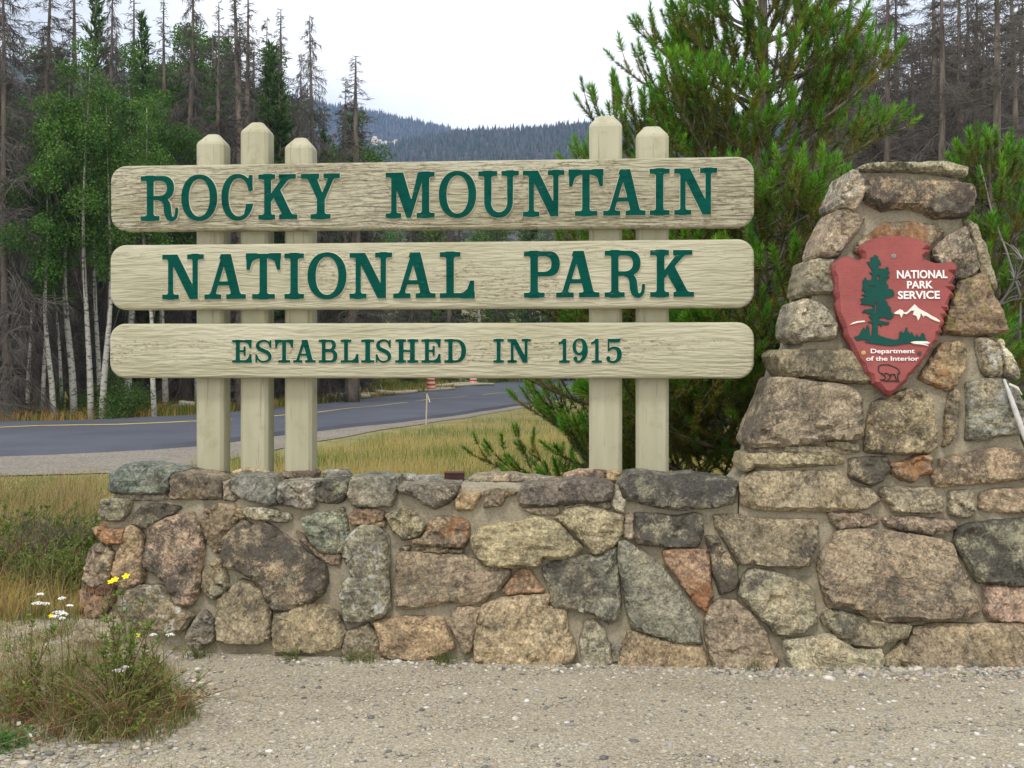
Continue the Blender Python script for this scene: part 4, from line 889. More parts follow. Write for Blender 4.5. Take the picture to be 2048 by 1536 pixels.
# ------------------------------------------------------------------ ground, road, shoulders, hills
def gmat(name, c1, c2, c3, sc=1.0, bs=.01, peb=True):
    m, t, b = mat(name, .95, .15); v = objvec(t, geo=True)
    c = mix(t, ramp(t, noise_n(t, v, .9*sc, 6, .6), [(.3, 0), (.7, 1)]), c1, c2)
    c = mix(t, ramp(t, noise_n(t, v, 3.2*sc, 6, .7, .4), [(.48, 0), (.66, .8)]), c, c3)
    if peb:
        vo = t.nodes.new('ShaderNodeTexVoronoi'); vo.inputs['Scale'].default_value = 75*sc; t.links.new(v, vo.inputs['Vector'])
        sp = ramp(t, vo.outputs['Distance'], [(.0, 1.25), (.45, .95), (.75, .55)])
        c = mix(t, .6, c, sp, 'MULTIPLY')
        c = mix(t, .8, c, ramp(t, noise_n(t, v, 55*sc, 3, .7, .5), [(.3, .6), (.5, 1), (.68, 1.35)]), 'MULTIPLY')
        c = mix(t, math_n(t, 'MULTIPLY', ramp(t, noise_n(t, v, 30*sc, 2, .4), [(.5, 0), (.6, 1)]), .45), c, mix(t, .93, vo.outputs['Color'], (.36, .32, .25)))
        h = bump(t, b, vo.outputs['Distance'], -.006, .6)
        bump(t, b, noise_n(t, v, 45*sc, 5, .7), bs, .6, h)
    else: bump(t, b, noise_n(t, v, 20*sc, 6, .7), bs, .7)
    c = mix(t, .7, c, ramp(t, noise_n(t, v, 110*sc, 3, .7), [(.3, .65), (.5, 1), (.7, 1.35)]), 'MULTIPLY')
    t.links.new(c, b.inputs['Base Color']); return m
M_LOT = gmat('gravel_lot', (.325, .28, .205), (.44, .395, .305), (.385, .34, .26))
M_SHOULDER = gmat('shoulder_gravel', (.20, .18, .155), (.27, .24, .205), (.17, .155, .135), .4, .03)
M_EARTH = gmat('meadow_earth', (.24, .21, .10), (.15, .16, .055), (.33, .27, .14), .5, .03, False)
ys = np.concatenate([np.arange(-8, 3, 1.0), np.arange(3, 9, .12), np.arange(9, 40, .6), np.geomspace(40, 420, 60)])
ks = np.linspace(-1.15, 1.15, 150); V = []
for y in ys:
    wd = max(7.0, abs(y)*1.05)
    for k in ks: x = k*wd; V.append((x, y, float(gz(x, y))-.012))
V = np.array(V); nx = len(ks); ii = np.arange((len(ys)-1)*nx).reshape(-1, nx)[:, :-1].ravel()
Fc = np.stack([ii, ii+1, ii+nx+1, ii+nx], 1)
tag(mesh_np('ground', V, Fc, M_EARTH, smooth=True), kind='structure')

def strip(name, A, B, m_, dz, n=60, rows=6, kind='structure', skirt=0):
    def samp(L_, n):
        P = np.array([list(p)[:2] for p in L_]); P = np.array(spl([tuple(p) for p in P], 6))
        d = np.concatenate([[0], np.cumsum(np.hypot(*np.diff(P, axis=0).T))]); s_ = np.linspace(0, d[-1], n)
        return np.stack([np.interp(s_, d, P[:, 0]), np.interp(s_, d, P[:, 1])], 1)
    a, b_ = samp(A, n), samp(B, n); V = []
    for i in range(n):
        for j in range(rows): p = a[i]+(b_[i]-a[i])*j/(rows-1); V.append((p[0], p[1], float(gz(*p))+dz))
    Fc = [(i*rows+j, (i+1)*rows+j, (i+1)*rows+j+1, i*rows+j+1) for i in range(n-1) for j in range(rows-1)]
    if skirt:
        for jj in (0, rows-1):
            o = len(V); out_ = (a-b_) if jj == 0 else (b_-a)
            for i in range(n):
                d = out_[i]/np.linalg.norm(out_[i])*skirt*.9; p = (a if jj == 0 else b_)[i]+d; V.append((p[0], p[1], float(gz(*p))-.02))
            Fc += [(i*rows+jj, o+i, o+i+1, (i+1)*rows+jj) for i in range(n-1)]
    ob = mesh_np(name, V, Fc, m_, smooth=False); me = ob.data
    import bmesh
    bm = bmesh.new(); bm.from_mesh(me); bmesh.ops.recalc_face_normals(bm, faces=bm.faces)
    if sum(f.normal.z for f in bm.faces) < 0: bmesh.ops.reverse_faces(bm, faces=bm.faces)
    bm.to_mesh(me); bm.free(); return tag(ob, kind=kind)
G = lambda L_: [ground(*p) for p in L_]
near = [Vector((-34, 8, 0)), Vector((-22, 13.8, 0))]+G([(0, 912), (385, 893), (640, 862), (930, 828), (1110, 800), (1230, 788), (1330, 778)])
far = [Vector((-50, 15, 0)), Vector((-32, 23.5, 0))]+G([(0, 850), (385, 836), (640, 812), (860, 786), (960, 772), (1060, 763), (1180, 759)])
mid_ = [Vector((-42, 11.8, 0)), Vector((-27, 18.8, 0))]+G([(0, 863), (385, 850), (640, 830.5), (860, 803), (950, 795), (1080, 782), (1240, 770)])
lotA = [Vector((-9, -6, 0)), Vector((9, -6, 0))]
m, t, b = mat('asphalt', .85, .35); v = objvec(t, geo=True)
c = mix(t, ramp(t, noise_n(t, v, .35, 5, .6), [(.3, 0), (.7, 1)]), (.058, .065, .086), (.086, .093, .118))
c = mix(t, .6, c, ramp(t, noise_n(t, v, 60, 3, .7), [(.3, .7), (.5, 1), (.7, 1.4)]), 'MULTIPLY'); t.links.new(c, b.inputs['Base Color']); bump(t, b, noise_n(t, v, 80, 3, .6), .004, .5)
M_ASPH = m; M_YEL = paint('road_paint', (.62, .46, .10), .6, .2)
def lerpl(A, B, f): return [Vector(a)+(Vector(b_)-Vector(a))*f for a, b_ in zip(A, B)]
strip('road', near, far, M_ASPH, .11, 90, 8, skirt=.28)
off = [p+(Vector(f_)-Vector(p)).normalized()*.27 for p, f_ in zip(mid_, far)]
strip('road_centre_line', mid_, off, M_YEL, .116, 90, 2)
shA = [Vector((-34, 4.5, 0)), Vector((-20, 9.5, 0))]+G([(0, 952), (220, 947), (385, 934), (640, 882), (780, 857), (930, 836), (1110, 806)])
shB = [Vector((-34, 8.2, 0)), Vector((-22, 14, 0))]+G([(0, 911), (200, 904), (385, 892), (640, 861), (780, 846), (930, 827), (1110, 799)])
strip('gravel_shoulder', shA, shB, M_SHOULDER, .006, 80, 5)
ka = np.linspace(-12, 9, 70); V = []; yy = np.concatenate([np.arange(-8, 3, .8), np.arange(3, 6.6, .06)])
for y in yy:
    for x in ka: V.append((x, y+(.25*math.sin(x*1.7)+.15*math.sin(x*4.1))*min(1, max(0, (y-4)/2.4)), float(gz(x, y))+.004+.006*noise.noise(Vector((x*6, y*6, 0)))))
ii = np.arange((len(yy)-1)*70).reshape(-1, 70)[:, :-1].ravel()
tag(mesh_np('gravel_lot', V, np.stack([ii, ii+1, ii+71, ii+70], 1), M_LOT, smooth=True), kind='structure')

def interp_px(L_, px): return float(np.interp(px, [p[0] for p in L_], [p[1] for p in L_]))
M_HILL = gmat('forest_floor', (.05, .06, .035), (.09, .08, .06), (.11, .10, .085), .02, .5, False)
R1 = [(-3500, 20), (-900, 60), (-200, 90), (300, 150), (600, 205), (690, 222), (760, 234), (860, 256), (930, 272), (1050, 330), (1300, 420), (3000, 480)]
R2 = [(-3500, 300), (-900, 420), (400, 400), (640, 330), (720, 312), (800, 292), (860, 280), (930, 271), (1010, 268), (1100, 262), (1180, 256), (1260, 253), (1340, 258), (1500, 240), (1800, 200), (2300, 170), (3200, 160)]
def hill(name, R_, d0, d1, z0):
    pxs = np.arange(-3400, 5001, 50); ds = np.concatenate([np.linspace(d0, d1, 26), [d1*1.05, d1*1.15, d1*1.3]]); V = []; g = {}
    def zz(px, d):
        zr = CAMZ+(HY-interp_px(R_, px))/F*d1
        f_ = min(1, (d-d0)/(d1-d0)); z = z0+(zr-z0)*(f_**1.12)
        if d > d1: z = zr-(d-d1)*.35
        return z+math.sin(px*.02+d*.004)*d1*.003*math.sin(math.pi*f_)
    for d in ds:
        for px in pxs: V.append((k_(px)*d, d, zz(px, d)))
    n = len(pxs); ii = np.arange((len(ds)-1)*n).reshape(-1, n)[:, :-1].ravel()
    tag(mesh_np(name, V, np.stack([ii, ii+1, ii+n+1, ii+n], 1), M_HILL, smooth=True), kind='structure'); return zz
z1 = hill('hills', R1, 1150, 2200, 90); z2 = hill('hills', R2, 420, 1300, 12)
def cones(zz, n, d0, d1, pa, pb, hmin, hmax, seed, cols, R_=None):
    r = np.random.default_rng(seed); V = []; Fc = []; A = []; o = 0; nb = 6
    for i in range(n):
        px = r.uniform(pa, pb); d = d1-(d1-d0)*r.uniform(0, 1)**1.6
        if r.random() < .12: d = d1*r.uniform(.985, 1.0)
        x, z = k_(px)*d, zz(px, d); h = r.uniform(hmin, hmax)*(1 if r.random() < .85 else 1.35); w_ = h*r.uniform(.13, .22)
        c_ = np.array(cols[r.integers(len(cols))])*r.uniform(.7, 1.3); a0 = r.uniform(0, 6.28)
        a = a0+np.arange(nb)*2*math.pi/nb
        for s_ in range(2):
            zb, zt, ww = (z-.5, z+h*.72, w_) if s_ == 0 else (z+h*.38, z+h, w_*.62)
            rr_ = ww*(1+.25*r.standard_normal(nb))
            V.append(np.stack([x+rr_*np.cos(a), d+rr_*np.sin(a), np.full(nb, zb)], 1)); V.append([[x, d, zt]])
            Fc += [(o+j, o+(j+1) % nb, o+nb) for j in range(nb)]; A.append(np.tile(c_, (nb+1, 1))); o += nb+1
    return np.vstack(V), np.array(Fc), np.vstack(A)
GC = [(.025, .045, .022), (.035, .05, .028), (.075, .068, .062), (.09, .08, .075), (.055, .06, .045), (.11, .10, .095)]
V, Fc, A = cones(z2, 11000, 720, 1300, 560, 1720, 6.5, 11, 3, GC[:5])
tag(mesh_np('distant_forest', V, Fc, M_V, None, {'col': A}), kind='stuff')
V, Fc, A = cones(z1, 7500, 1600, 2200, 480, 1080, 9, 16, 4, GC[2:]+GC[:1])
tag(mesh_np('ridge_forest', V, Fc, M_V, None, {'col': A}), kind='stuff')
# pale outcrop on the far slope
mb = MB(); r = np.random.default_rng(12)
for i in range(26):
    px = 772+r.uniform(-26, 28); d = 1950+r.uniform(-40, 40); p = at(px, 0, d); z = z1(px, d); s_ = r.uniform(5, 11)
    n = 7; a = np.arange(n)*2*math.pi/n; V = []
    for zz_, f_ in ((-.4, 1), (.6, .9), (1.3, .5)): V += [(p.x+s_*f_*math.cos(q)*r.uniform(.7, 1.2), d+s_*f_*math.sin(q), z+zz_*s_*1.3) for q in a]
    mb.add(V, [(l*n+j, l*n+(j+1) % n, (l+1)*n+(j+1) % n, (l+1)*n+j) for l in range(2) for j in range(n)]+[tuple(range(2*n, 3*n))], (.62, .55, .45))
tag(mb.build('rock_outcrop', M_V), 'pale rock outcrop showing among the trees on the far blue ridge', 'rock outcrop')

# ------------------------------------------------------------------ trees
def seg_mesh(P0, P1, R0, R1):
    P0, P1 = np.asarray(P0, float), np.asarray(P1, float); R0, R1 = np.asarray(R0, float)[:, None], np.asarray(R1, float)[:, None]
    D = P1-P0; D /= np.linalg.norm(D, axis=1)[:, None]+1e-9
    up = np.where(np.abs(D[:, 2:3]) < .9, np.array([[0, 0, 1.]]), np.array([[1., 0, 0]]))
    A = np.cross(up, D); A /= np.linalg.norm(A, axis=1)[:, None]+1e-9; B = np.cross(D, A)
    V = []
    for P, R in ((P0, R0), (P1, R1)):
        for j in range(3):
            a = j*2*math.pi/3; V.append(P+R*(math.cos(a)*A+math.sin(a)*B))
    V = np.stack(V, 1).reshape(-1, 3); n = len(P0); b_ = np.arange(n)[:, None]*6
    Fc = np.concatenate([b_+np.array([[0, 1, 4, 3]]), b_+np.array([[1, 2, 5, 4]]), b_+np.array([[2, 0, 3, 5]])], 0)
    return V, Fc
class Segs:
    def __init__(s): s.a = []; s.b = []; s.r = []; s.q = []
    def line(s, pts, r0, r1):
        n = len(pts)-1
        for i in range(n):
            s.a.append(pts[i]); s.b.append(pts[i+1]); s.r.append(r0+(r1-r0)*i/n); s.q.append(r0+(r1-r0)*(i+1)/n)
    def mesh(s): return seg_mesh(s.a, s.b, s.r, s.q)
def dirv(az, el): return np.array([math.cos(az)*math.cos(el), math.sin(az)*math.cos(el), math.sin(el)])
def rotz_to(d, roll):
    d = d/np.linalg.norm(d); up = np.array([0, 0, 1.]) if abs(d[2]) < .95 else np.array([1., 0, 0])
    a = np.cross(up, d); a /= np.linalg.norm(a); b_ = np.cross(d, a)
    c_, s_ = math.cos(roll), math.sin(roll); return np.stack([c_*a+s_*b_, -s_*a+c_*b_, d], 1)
def needle_tpl(r, n, L_, nl, w_, a0=62, a1=24):
    t_ = np.sort(r.uniform(.05, 1, n)); th = np.radians(a0+(a1-a0)*t_**1.5+r.normal(0, 7, n)); az = np.arange(n)*2.4+r.uniform(0, .6, n)
    D = np.stack([np.sin(th)*np.cos(az), np.sin(th)*np.sin(az), np.cos(th)], 1); P = np.stack([0*t_, 0*t_, t_*L_], 1)
    W = np.cross(D, r.normal(size=(n, 3))); W /= np.linalg.norm(W, axis=1)[:, None]; l = nl*r.uniform(.75, 1.15, n)[:, None]
    return np.stack([P-W*w_/2, P+W*w_/2, P+D*l], 1).reshape(-1, 3), t_
def pine(name, label, base, H_, prof, seed, whorl=.30, per=5, nn=64, az_bias=None, dead_low=0, lean=(0, 0), forks=(), skip=None):
    r = np.random.default_rng(seed); root = thing(name, label, 'pine tree', base, 'green pines behind the wall')
    B0 = np.array(base)
    tr = [B0+np.array([lean[0]*abs(t_)**1.3+.05*math.sin(t_*5+seed), lean[1]*t_+.04*math.cos(t_*4), H_*t_]) for t_ in np.linspace(-.03, 1, 26)]
    tV, tF = tube(tr, [max(.012, .013*H_+.03-(.013*H_+.022)*i/25) for i in range(26)], 9)
    mesh_np('trunk', tV, tF, M_BARK, root, smooth=True)
    tpl = [needle_tpl(r, nn, .14, .052, .0070) for _ in range(6)]; tip = [needle_tpl(r, int(nn*1.2), .12, .056, .0072, 62, 14) for _ in range(4)]
    S_ = Segs(); NV = []; NA = []; cones_ = []
    def trunk_at(z): 
        i = np.clip((z/H_+.03)/1.03*25, 0, 25); j = int(min(24, i)); return tr[j]+(tr[j+1]-tr[j])*(i-j)
    def put(T, p, d, s_, c0, c1):
        V, t_ = T; M = rotz_to(d, r.uniform(0, 6.28)); NV.append(V@M.T*s_+p)
        f_ = np.repeat(t_, 3)[:, None]; c_ = np.array(c0)*(1-f_)+np.array(c1)*f_; k = r.uniform(.8, 1.2, len(t_)).repeat(3)[:, None]; NA.append(c_*k)
    def shootline(pts, young):
        pts = np.array(pts); L_ = np.linalg.norm(np.diff(pts, axis=0), axis=1).sum(); n = max(1, int(L_/.125))
        for i in range(n):
            f_ = i/n; a = pts[0]*(1-f_)+pts[-1]*f_ if len(pts) < 3 else pts[int(f_*(len(pts)-1))]+(pts[min(len(pts)-1, int(f_*(len(pts)-1))+1)]-pts[int(f_*(len(pts)-1))])*((f_*(len(pts)-1)) % 1)
            if f_ < .12 and L_ > .25: continue
            j = min(len(pts)-2, int(f_*(len(pts)-1))); d = pts[j+1]-pts[j]
            old = r.choice([0, 1, 2], p=[.45, .4, .15])
            cc = [(.095, .135, .012), (.20, .195, .014), (.05, .085, .012)][old]
            put(tpl[r.integers(6)], a, d, r.uniform(.85, 1.15), cc, tuple(1.05*x for x in cc))
        d = pts[-1]-pts[-2]; d = d/np.linalg.norm(d)+np.array([0, 0, .30])
        g = [(.09, .33, .016), (.16, .40, .018), (.06, .23, .018)][r.integers(3)]
        put(tip[r.integers(4)], pts[-1], d, r.uniform(.95, 1.35), (.13, .19, .02), g)
    z = .18
    while z < H_-.12:
        f_ = z/H_; az0 = r.uniform(0, 6.28)
        for b_ in range(per):
            az = az0+b_*2*math.pi/per+r.normal(0, .25); zb = z+r.uniform(-.1, .1)
            L_ = float(np.interp(zb, [p[0] for p in prof], [p[1] for p in prof]))*r.uniform(.72, 1.12)
            L_ *= 1-.13*math.cos(az)*(zb < 3.6)
            if L_ < .1: continue
            el = math.radians(np.interp(f_, [0, .35, 1], [-2, 12, 42])+r.normal(0, 6)); p = trunk_at(max(.02, zb)); pts = [p.copy()]; n = max(4, int(L_/.16)); cu = math.radians(r.uniform(12, 40))/n; dr = r.normal(0, .05)
            for i in range(n): p = p+dirv(az+dr*i*.4, el+cu*i)*L_/n; pts.append(p.copy())
            S_.line(pts, .011+.011*L_, .004)
            shootline(pts[int(n*.55):], True)
            side = 1
            for i in range(1, n):
                t_ = i/n
                if t_ < .18: continue
                for sd in (side, -side) if r.random() < .45 else (side,):
                    l2 = (L_*(1-t_)*.62+.13)*r.uniform(.7, 1.1); d = pts[i+1]-pts[i-1]; a2 = math.atan2(d[1], d[0])+sd*math.radians(r.uniform(32, 62)); e2 = el+cu*i+math.radians(r.uniform(-14, 30))
                    m2 = max(2, int(l2/.13)); q = pts[i].copy(); qs = [q.copy()]
                    for j in range(m2): q = q+dirv(a2, e2+.13*j)*l2/m2; qs.append(q.copy())
                    S_.line(qs, .0065, .0035); shootline(qs, False)
                    if l2 > .34:
                        for j in range(1, m2):
                            a3 = a2+r.choice([-1, 1])*math.radians(45); q2 = qs[j]; l3 = l2*(1-j/m2)*.6+.08; S_.line([q2, q2+dirv(a3, e2+.35)*l3], .004, .003); shootline([q2, q2+dirv(a3, e2+.35)*l3], False)
                    if r.random() < .035: cones_.append(qs[m2//2])
                side = -side
        z += whorl*r.uniform(.8, 1.2)
    shootline([tr[-3], tr[-1]], True)
    V, Fc = S_.mesh(); tag(mesh_np('limbs', V, Fc, M_BARK, root), kind='stuff')
    V = np.vstack(NV); tag(mesh_np('crown', V, np.arange(len(V)).reshape(-1, 3), M_NEEDLE, root, {'col': np.vstack(NA)}), kind='stuff')
    if cones_:
        mb = MB()
        for p in cones_[:60]:
            n = 6; V = [p+np.array([rr_*math.cos(a*math.pi/3), rr_*math.sin(a*math.pi/3), zz_-.03]) for zz_, rr_ in ((0, .008), (-.015, .02), (-.04, .014), (-.05, .003)) for a in range(6)]
            mb.add(V, [(l*6+j, l*6+(j+1) % 6, l*6+6+(j+1) % 6, l*6+6+j) for l in range(3) for j in range(6)], (.09, .055, .035))
        tag(mb.build('cones', M_V, root), kind='stuff')
    return root
m, t, b = mat('pine_bark', .95, .15); v = objvec(t, (1, 1, .3))
c = mix(t, ramp(t, noise_n(t, v, 30, 6, .7), [(.35, 0), (.65, 1)]), (.07, .058, .048), (.26, .22, .18)); t.links.new(c, b.inputs['Base Color']); bump(t, b, noise_n(t, v, 40, 5, .7), .01, .8)
M_BARK = m
g0 = at(1512, 0, 8.6)
pine('pine_tree', 'big bushy green pine standing between the sign and the stone pillar', (g0.x, 8.6, float(gz(g0.x, 8.6))), 6.6,
     [(0, 2.1), (.5, 2.2), (1.2, 2.15), (2.0, 1.9), (2.8, 1.6), (3.3, 1.4), (3.75, 1.2), (4.3, 1.05), (5.2, .85), (6.6, .1)], 11, per=7, whorl=.36)
g1 = at(1985, 0, 8.9)
pine('pine_tree', 'smaller green pine rising behind the right flank of the stone pillar', (g1.x, 8.9, float(gz(g1.x, 8.9))), 3.55,
     [(0, 1.3), (1, 1.2), (2, .95), (3, .5), (3.55, .1)], 12, whorl=.24)

# dead conifers
M_DBARK = None
m, t, b = mat('dead_bark', .95, .1); v = objvec(t, (1, 1, .2))
c = mix(t, ramp(t, noise_n(t, v, 5, 6, .7), [(.35, 0), (.65, 1)]), (.065, .055, .046), (.22, .185, .15)); t.links.new(c, b.inputs['Base Color']); bump(t, b, noise_n(t, v, 12, 5, .7), .03, .8)
M_DBARK = m
m, t, b = mat('aspen_bark', .8, .2); v = objvec(t, (1, 1, 1))
c = mix(t, ramp(t, noise_n(t, objvec(t, (1, 1, 3)), 3.2, 5, .7), [(.52, 0), (.60, 1)]), (.47, .455, .40), (.06, .055, .045)); c = mix(t, ramp(t, noise_n(t, v, 1.2, 4, .7), [(.4, 0), (.7, .5)]), c, (.30, .29, .25))
t.links.new(c, b.inputs['Base Color']); M_ASPEN = m
def lgroup(o): return o
def dead_tree(name, H_, seed, Lm, dens, bare=.1, droop=1.0, twigs=14, tw=.009, dense_top=False, r0=None, up=False):
    r = np.random.default_rng(seed); root = bpy.data.objects.new(name, None); C.objects.link(root); root['category'] = 'dead tree'
    r0 = r0 or .011*H_+.03; lx, ly = r.normal(0, .03*H_*.4, 2)
    tr = [np.array([lx*abs(t_)**1.5+.05*math.sin(t_*7+seed), ly*abs(t_)**1.5, H_*t_]) for t_ in np.linspace(-.02, 1, 18)]
    tV, tF = tube(tr, [r0*(1-i/17)**.85+.012 for i in range(18)], 8); mesh_np('trunk', tV, tF, M_DBARK, root, smooth=True)
    S_ = Segs(); n = int(H_*dens)
    for b_ in range(n):
        t_ = bare+(1-bare)*(b_+r.uniform(0, 1))/n; z = t_*H_; i = int(min(16, t_*17)); p = np.array([tr[i][0], tr[i][1], z])
        L_ = Lm*((1-t_)**.75*.95+.10)*r.uniform(.45, 1.15)*(1 if not dense_top else 1); az = r.uniform(0, 6.28)
        el = math.radians(r.uniform(-5, 30)-droop*18) if not up else math.radians(r.uniform(10, 45)); m_ = 6; pts = [p]; cur = el
        for j in range(m_):
            cur += math.radians((-9*droop if j < 3 else 9)+r.normal(0, 6)) if not up else math.radians(r.normal(2, 6)); p = p+dirv(az+r.normal(0, .08), cur)*L_/m_; pts.append(p)
        S_.line(pts, .008+.010*L_, tw*.6)
        for k in range(int(twigs*min(1, L_/1.0)+3)):
            j = r.integers(1, m_); q = pts[j]+(pts[j+1]-pts[j])*r.uniform(0, 1); a2 = az+r.choice([-1, 1])*math.radians(r.uniform(25, 80)); l2 = L_*r.uniform(.12, .34)+.12
            e2 = cur+math.radians(r.uniform(-55, 15)*droop if not up else r.uniform(-25, 35)); q1 = q+dirv(a2, e2)*l2*.5; q2 = q1+dirv(a2+r.normal(0, .4), e2-math.radians(20*droop))*l2*.5
            S_.line([q, q1, q2], tw*.8, tw*.45)
            if r.random() < .75: S_.line([q1, q1+dirv(a2+r.choice([-1, 1])*.8, e2-.3*droop)*l2*.4], tw*.6, tw*.4)
            if r.random() < .5: S_.line([q2, q2+dirv(a2+r.choice([-1, 1])*.9, e2-.5*droop)*l2*.35], tw*.5, tw*.35)
    V, Fc = S_.mesh(); sh = r.uniform(.75, 1.2, len(V)//6).repeat(6)[:, None]; hgt = np.clip(V[:, 2:3]/H_, 0, 1)
    tag(mesh_np('twigs', V, Fc, M_TWIG, root, {'col': sh*np.array([[.135, .122, .110]])*(1+0*hgt)}), kind='stuff')
    root['h'] = H_; return root
def live_tree(name, H_, seed, Lm, green=(.045, .085, .025), dens=11, lo=.08, sz=.16, cat='green conifer', soft=False):
    r = np.random.default_rng(seed); root = bpy.data.objects.new(name, None); C.objects.link(root); root['category'] = cat
    tr = [np.array([.04*math.sin(t_*6), 0, H_*t_]) for t_ in np.linspace(-.02, 1, 10)]
    tV, tF = tube(tr, [(.011*H_+.03)*(1-i/9)+.012 for i in range(10)], 7); mesh_np('trunk', tV, tF, M_DBARK, root, smooth=True)
    P = []; D = []; n = int(H_*dens); S_ = Segs()
    for b_ in range(n):
        t_ = lo+(1-lo)*(b_+r.uniform(0, 1))/n; p = np.array([0, 0, t_*H_]); L_ = Lm*((1-t_)**.8+.05)*r.uniform(.55, 1.15); az = r.uniform(0, 6.28); el = math.radians(-12+45*t_+r.normal(0, 7)); q = p; pts = [p]
        for j in range(5): q = q+dirv(az, el+.06*j)*L_/5; pts.append(q)
        S_.line(pts, .02, .006)
        k = int(L_/.055)+4
        f_ = r.uniform(.15, 1, k)[:, None]; c_ = p+(q-p)*f_; c_ = c_+r.normal(0, 1, (k, 3))*np.array([.10, .10, .06])*(.4+L_*.35)
        P.append(c_); dd = np.tile(dirv(az, el+.5), (k, 1))+r.normal(0, .55, (k, 3)); D.append(dd)
    P = np.vstack(P); D = np.vstack(D); D /= np.linalg.norm(D, axis=1)[:, None]; W = np.cross(D, r.normal(size=D.shape)); W /= np.linalg.norm(W, axis=1)[:, None]; U_ = np.cross(D, W)
    s_ = sz*r.uniform(.6, 1.3, len(P))[:, None]
    V = np.stack([P-W*s_*.18, P+W*s_*.18, P+D*s_*1.3, P-U_*s_*.18+D*s_*.1, P+U_*s_*.18, P+D*s_*1.2+W*s_*.3], 1).reshape(-1, 3)
    col = np.array(green)*r.uniform(.6, 1.5, (len(P), 1)); col = col*(1+r.normal(0, .12, col.shape))
    tag(mesh_np('crown', V, np.arange(len(V)).reshape(-1, 3), M_NEEDLE, root, {'col': np.clip(col, .005, 1).repeat(6, 0)}), kind='stuff')
    V, Fc = S_.mesh(); tag(mesh_np('limbs', V, Fc, M_DBARK, root), kind='stuff')
    root['h'] = H_; return root
def leafy(name, H_, seed, crown, n=9000, leaf=.075, green=(.06, .14, .02), trunk_r=.15, bark=None, cat='aspen tree', lean=.4, lobes=26):
    """crown: list of (height fraction, radius)"""
    r = np.random.default_rng(seed); root = bpy.data.objects.new(name, None); C.objects.link(root); root['category'] = cat
    lx = r.normal(0, lean); tr = [np.array([lx*abs(t_)**1.4+.16*math.sin(t_*5+seed)+.06*math.sin(t_*13), .12*math.cos(t_*6), H_*t_*.97]) for t_ in np.linspace(-.02, 1, 14)]
    if bark: 
        tV, tF = tube(tr, [.012+trunk_r*(1-i/13)**1.25 for i in range(14)], 10); mesh_np('trunk', tV, tF, bark, root, smooth=True)
    S_ = Segs(); cs = []
    for k in range(lobes):
        f_ = crown[0][0]+(1-crown[0][0])*((k+.5)/lobes if k % 2 else r.uniform(0, 1)); rad = float(np.interp(f_, [c_[0] for c_ in crown], [c_[1] for c_ in crown])); az = r.uniform(0, 6.28); rr_ = rad*math.sqrt(r.uniform(.02, 1))*(1 if k % 2 == 0 else .35)
        i = int(f_*13); c_ = np.array([tr[i][0]+rr_*math.cos(az), tr[i][1]+rr_*math.sin(az), f_*H_]); cs.append((c_, rad*r.uniform(.22, .5)+.15))
        j = max(0, i-2); S_.line([tr[j], (tr[j]+c_)/2+np.array([0, 0, -.1]), c_], .02, .006)
    w_ = np.array([c_[1]**2 for c_ in cs]); w_ /= w_.sum(); pick = r.choice(len(cs), n, p=w_)
    u = r.normal(size=(n, 3)); u /= np.linalg.norm(u, axis=1)[:, None]; rad = np.array([c_[1] for c_ in cs])[pick][:, None]*r.uniform(.15, 1.12, (n, 1))**.6
    P = np.array([c_[0] for c_ in cs])[pick]+u*rad*np.array([1, 1, .8])
    D = r.normal(size=(n, 3)); D[:, 2] -= .3; D /= np.linalg.norm(D, axis=1)[:, None]; W = np.cross(D, r.normal(size=(n, 3))); W /= np.linalg.norm(W, axis=1)[:, None]; s_ = leaf*r.uniform(.6, 1.25, (n, 1))
    V = np.stack([P, P+D*s_*.55-W*s_*.42, P+D*s_*1.1, P+D*s_*.55+W*s_*.42], 1).reshape(-1, 3)
    cl = np.array([r.uniform(.7, 1.35) for _ in cs])[pick][:, None]; col = np.array(green)*cl*r.uniform(.7, 1.35, (n, 1)); yel = (r.random((n, 1)) < .08)*np.array([[.07, .05, 0]])
    V4 = np.arange(4*n).reshape(-1, 4)
    tag(mesh_np('crown', V, V4, M_LEAF, root, {'col': (col+yel).repeat(4, 0)}), kind='stuff')
    V, Fc = S_.mesh(); tag(mesh_np('limbs', V, Fc, M_DBARK, root), kind='stuff')
    root['h'] = H_; return root
T = {'A': dead_tree('dead_conifer', 16, 21, 2.0, 15, .04, 1.15, 22, tw=.012), 'B': dead_tree('dead_conifer', 17, 22, 2.3, 11, .06, .8, 20, tw=.012), 'Cc': dead_tree('dead_conifer', 15, 23, 1.25, 11, .12, .8, 16, tw=.012),
     'D': dead_tree('dead_conifer', 14, 24, 3.0, 14, .03, 1.0, 30, tw=.011), 'E': dead_tree('dead_conifer', 16, 25, 2.6, 8, .06, .6, 34, tw=.009, r0=.22), 'Fb': dead_tree('dead_conifer', 16, 26, .6, 26, .02, .6, 14, r0=.26, tw=.014),
     'L': live_tree('green_conifer', 14, 31, 1.8, (.06, .12, .028), 15, sz=.2), 'L2': live_tree('green_conifer', 9, 32, 1.8, (.11, .18, .03), 14),
     'Q': leafy('aspen_tree', 13, 41, [(.42, .8), (.55, 1.8), (.75, 1.8), (1, .7)], 15000, .085, (.060, .145, .022), .14, M_ASPEN),
     'Q2': leafy('aspen_tree', 13, 42, [(.46, .7), (.62, 1.5), (.85, 1.3), (1, .55)], 11000, .08, (.075, .165, .024), .11, M_ASPEN),
     'S': leafy('green_shrub', 2.2, 43, [(.05, 1.3), (.4, 1.4), (.8, 1.0), (1, .4)], 6500, .07, (.055, .12, .02), .03, None, 'shrub', .1, 18)}
used_t = set()
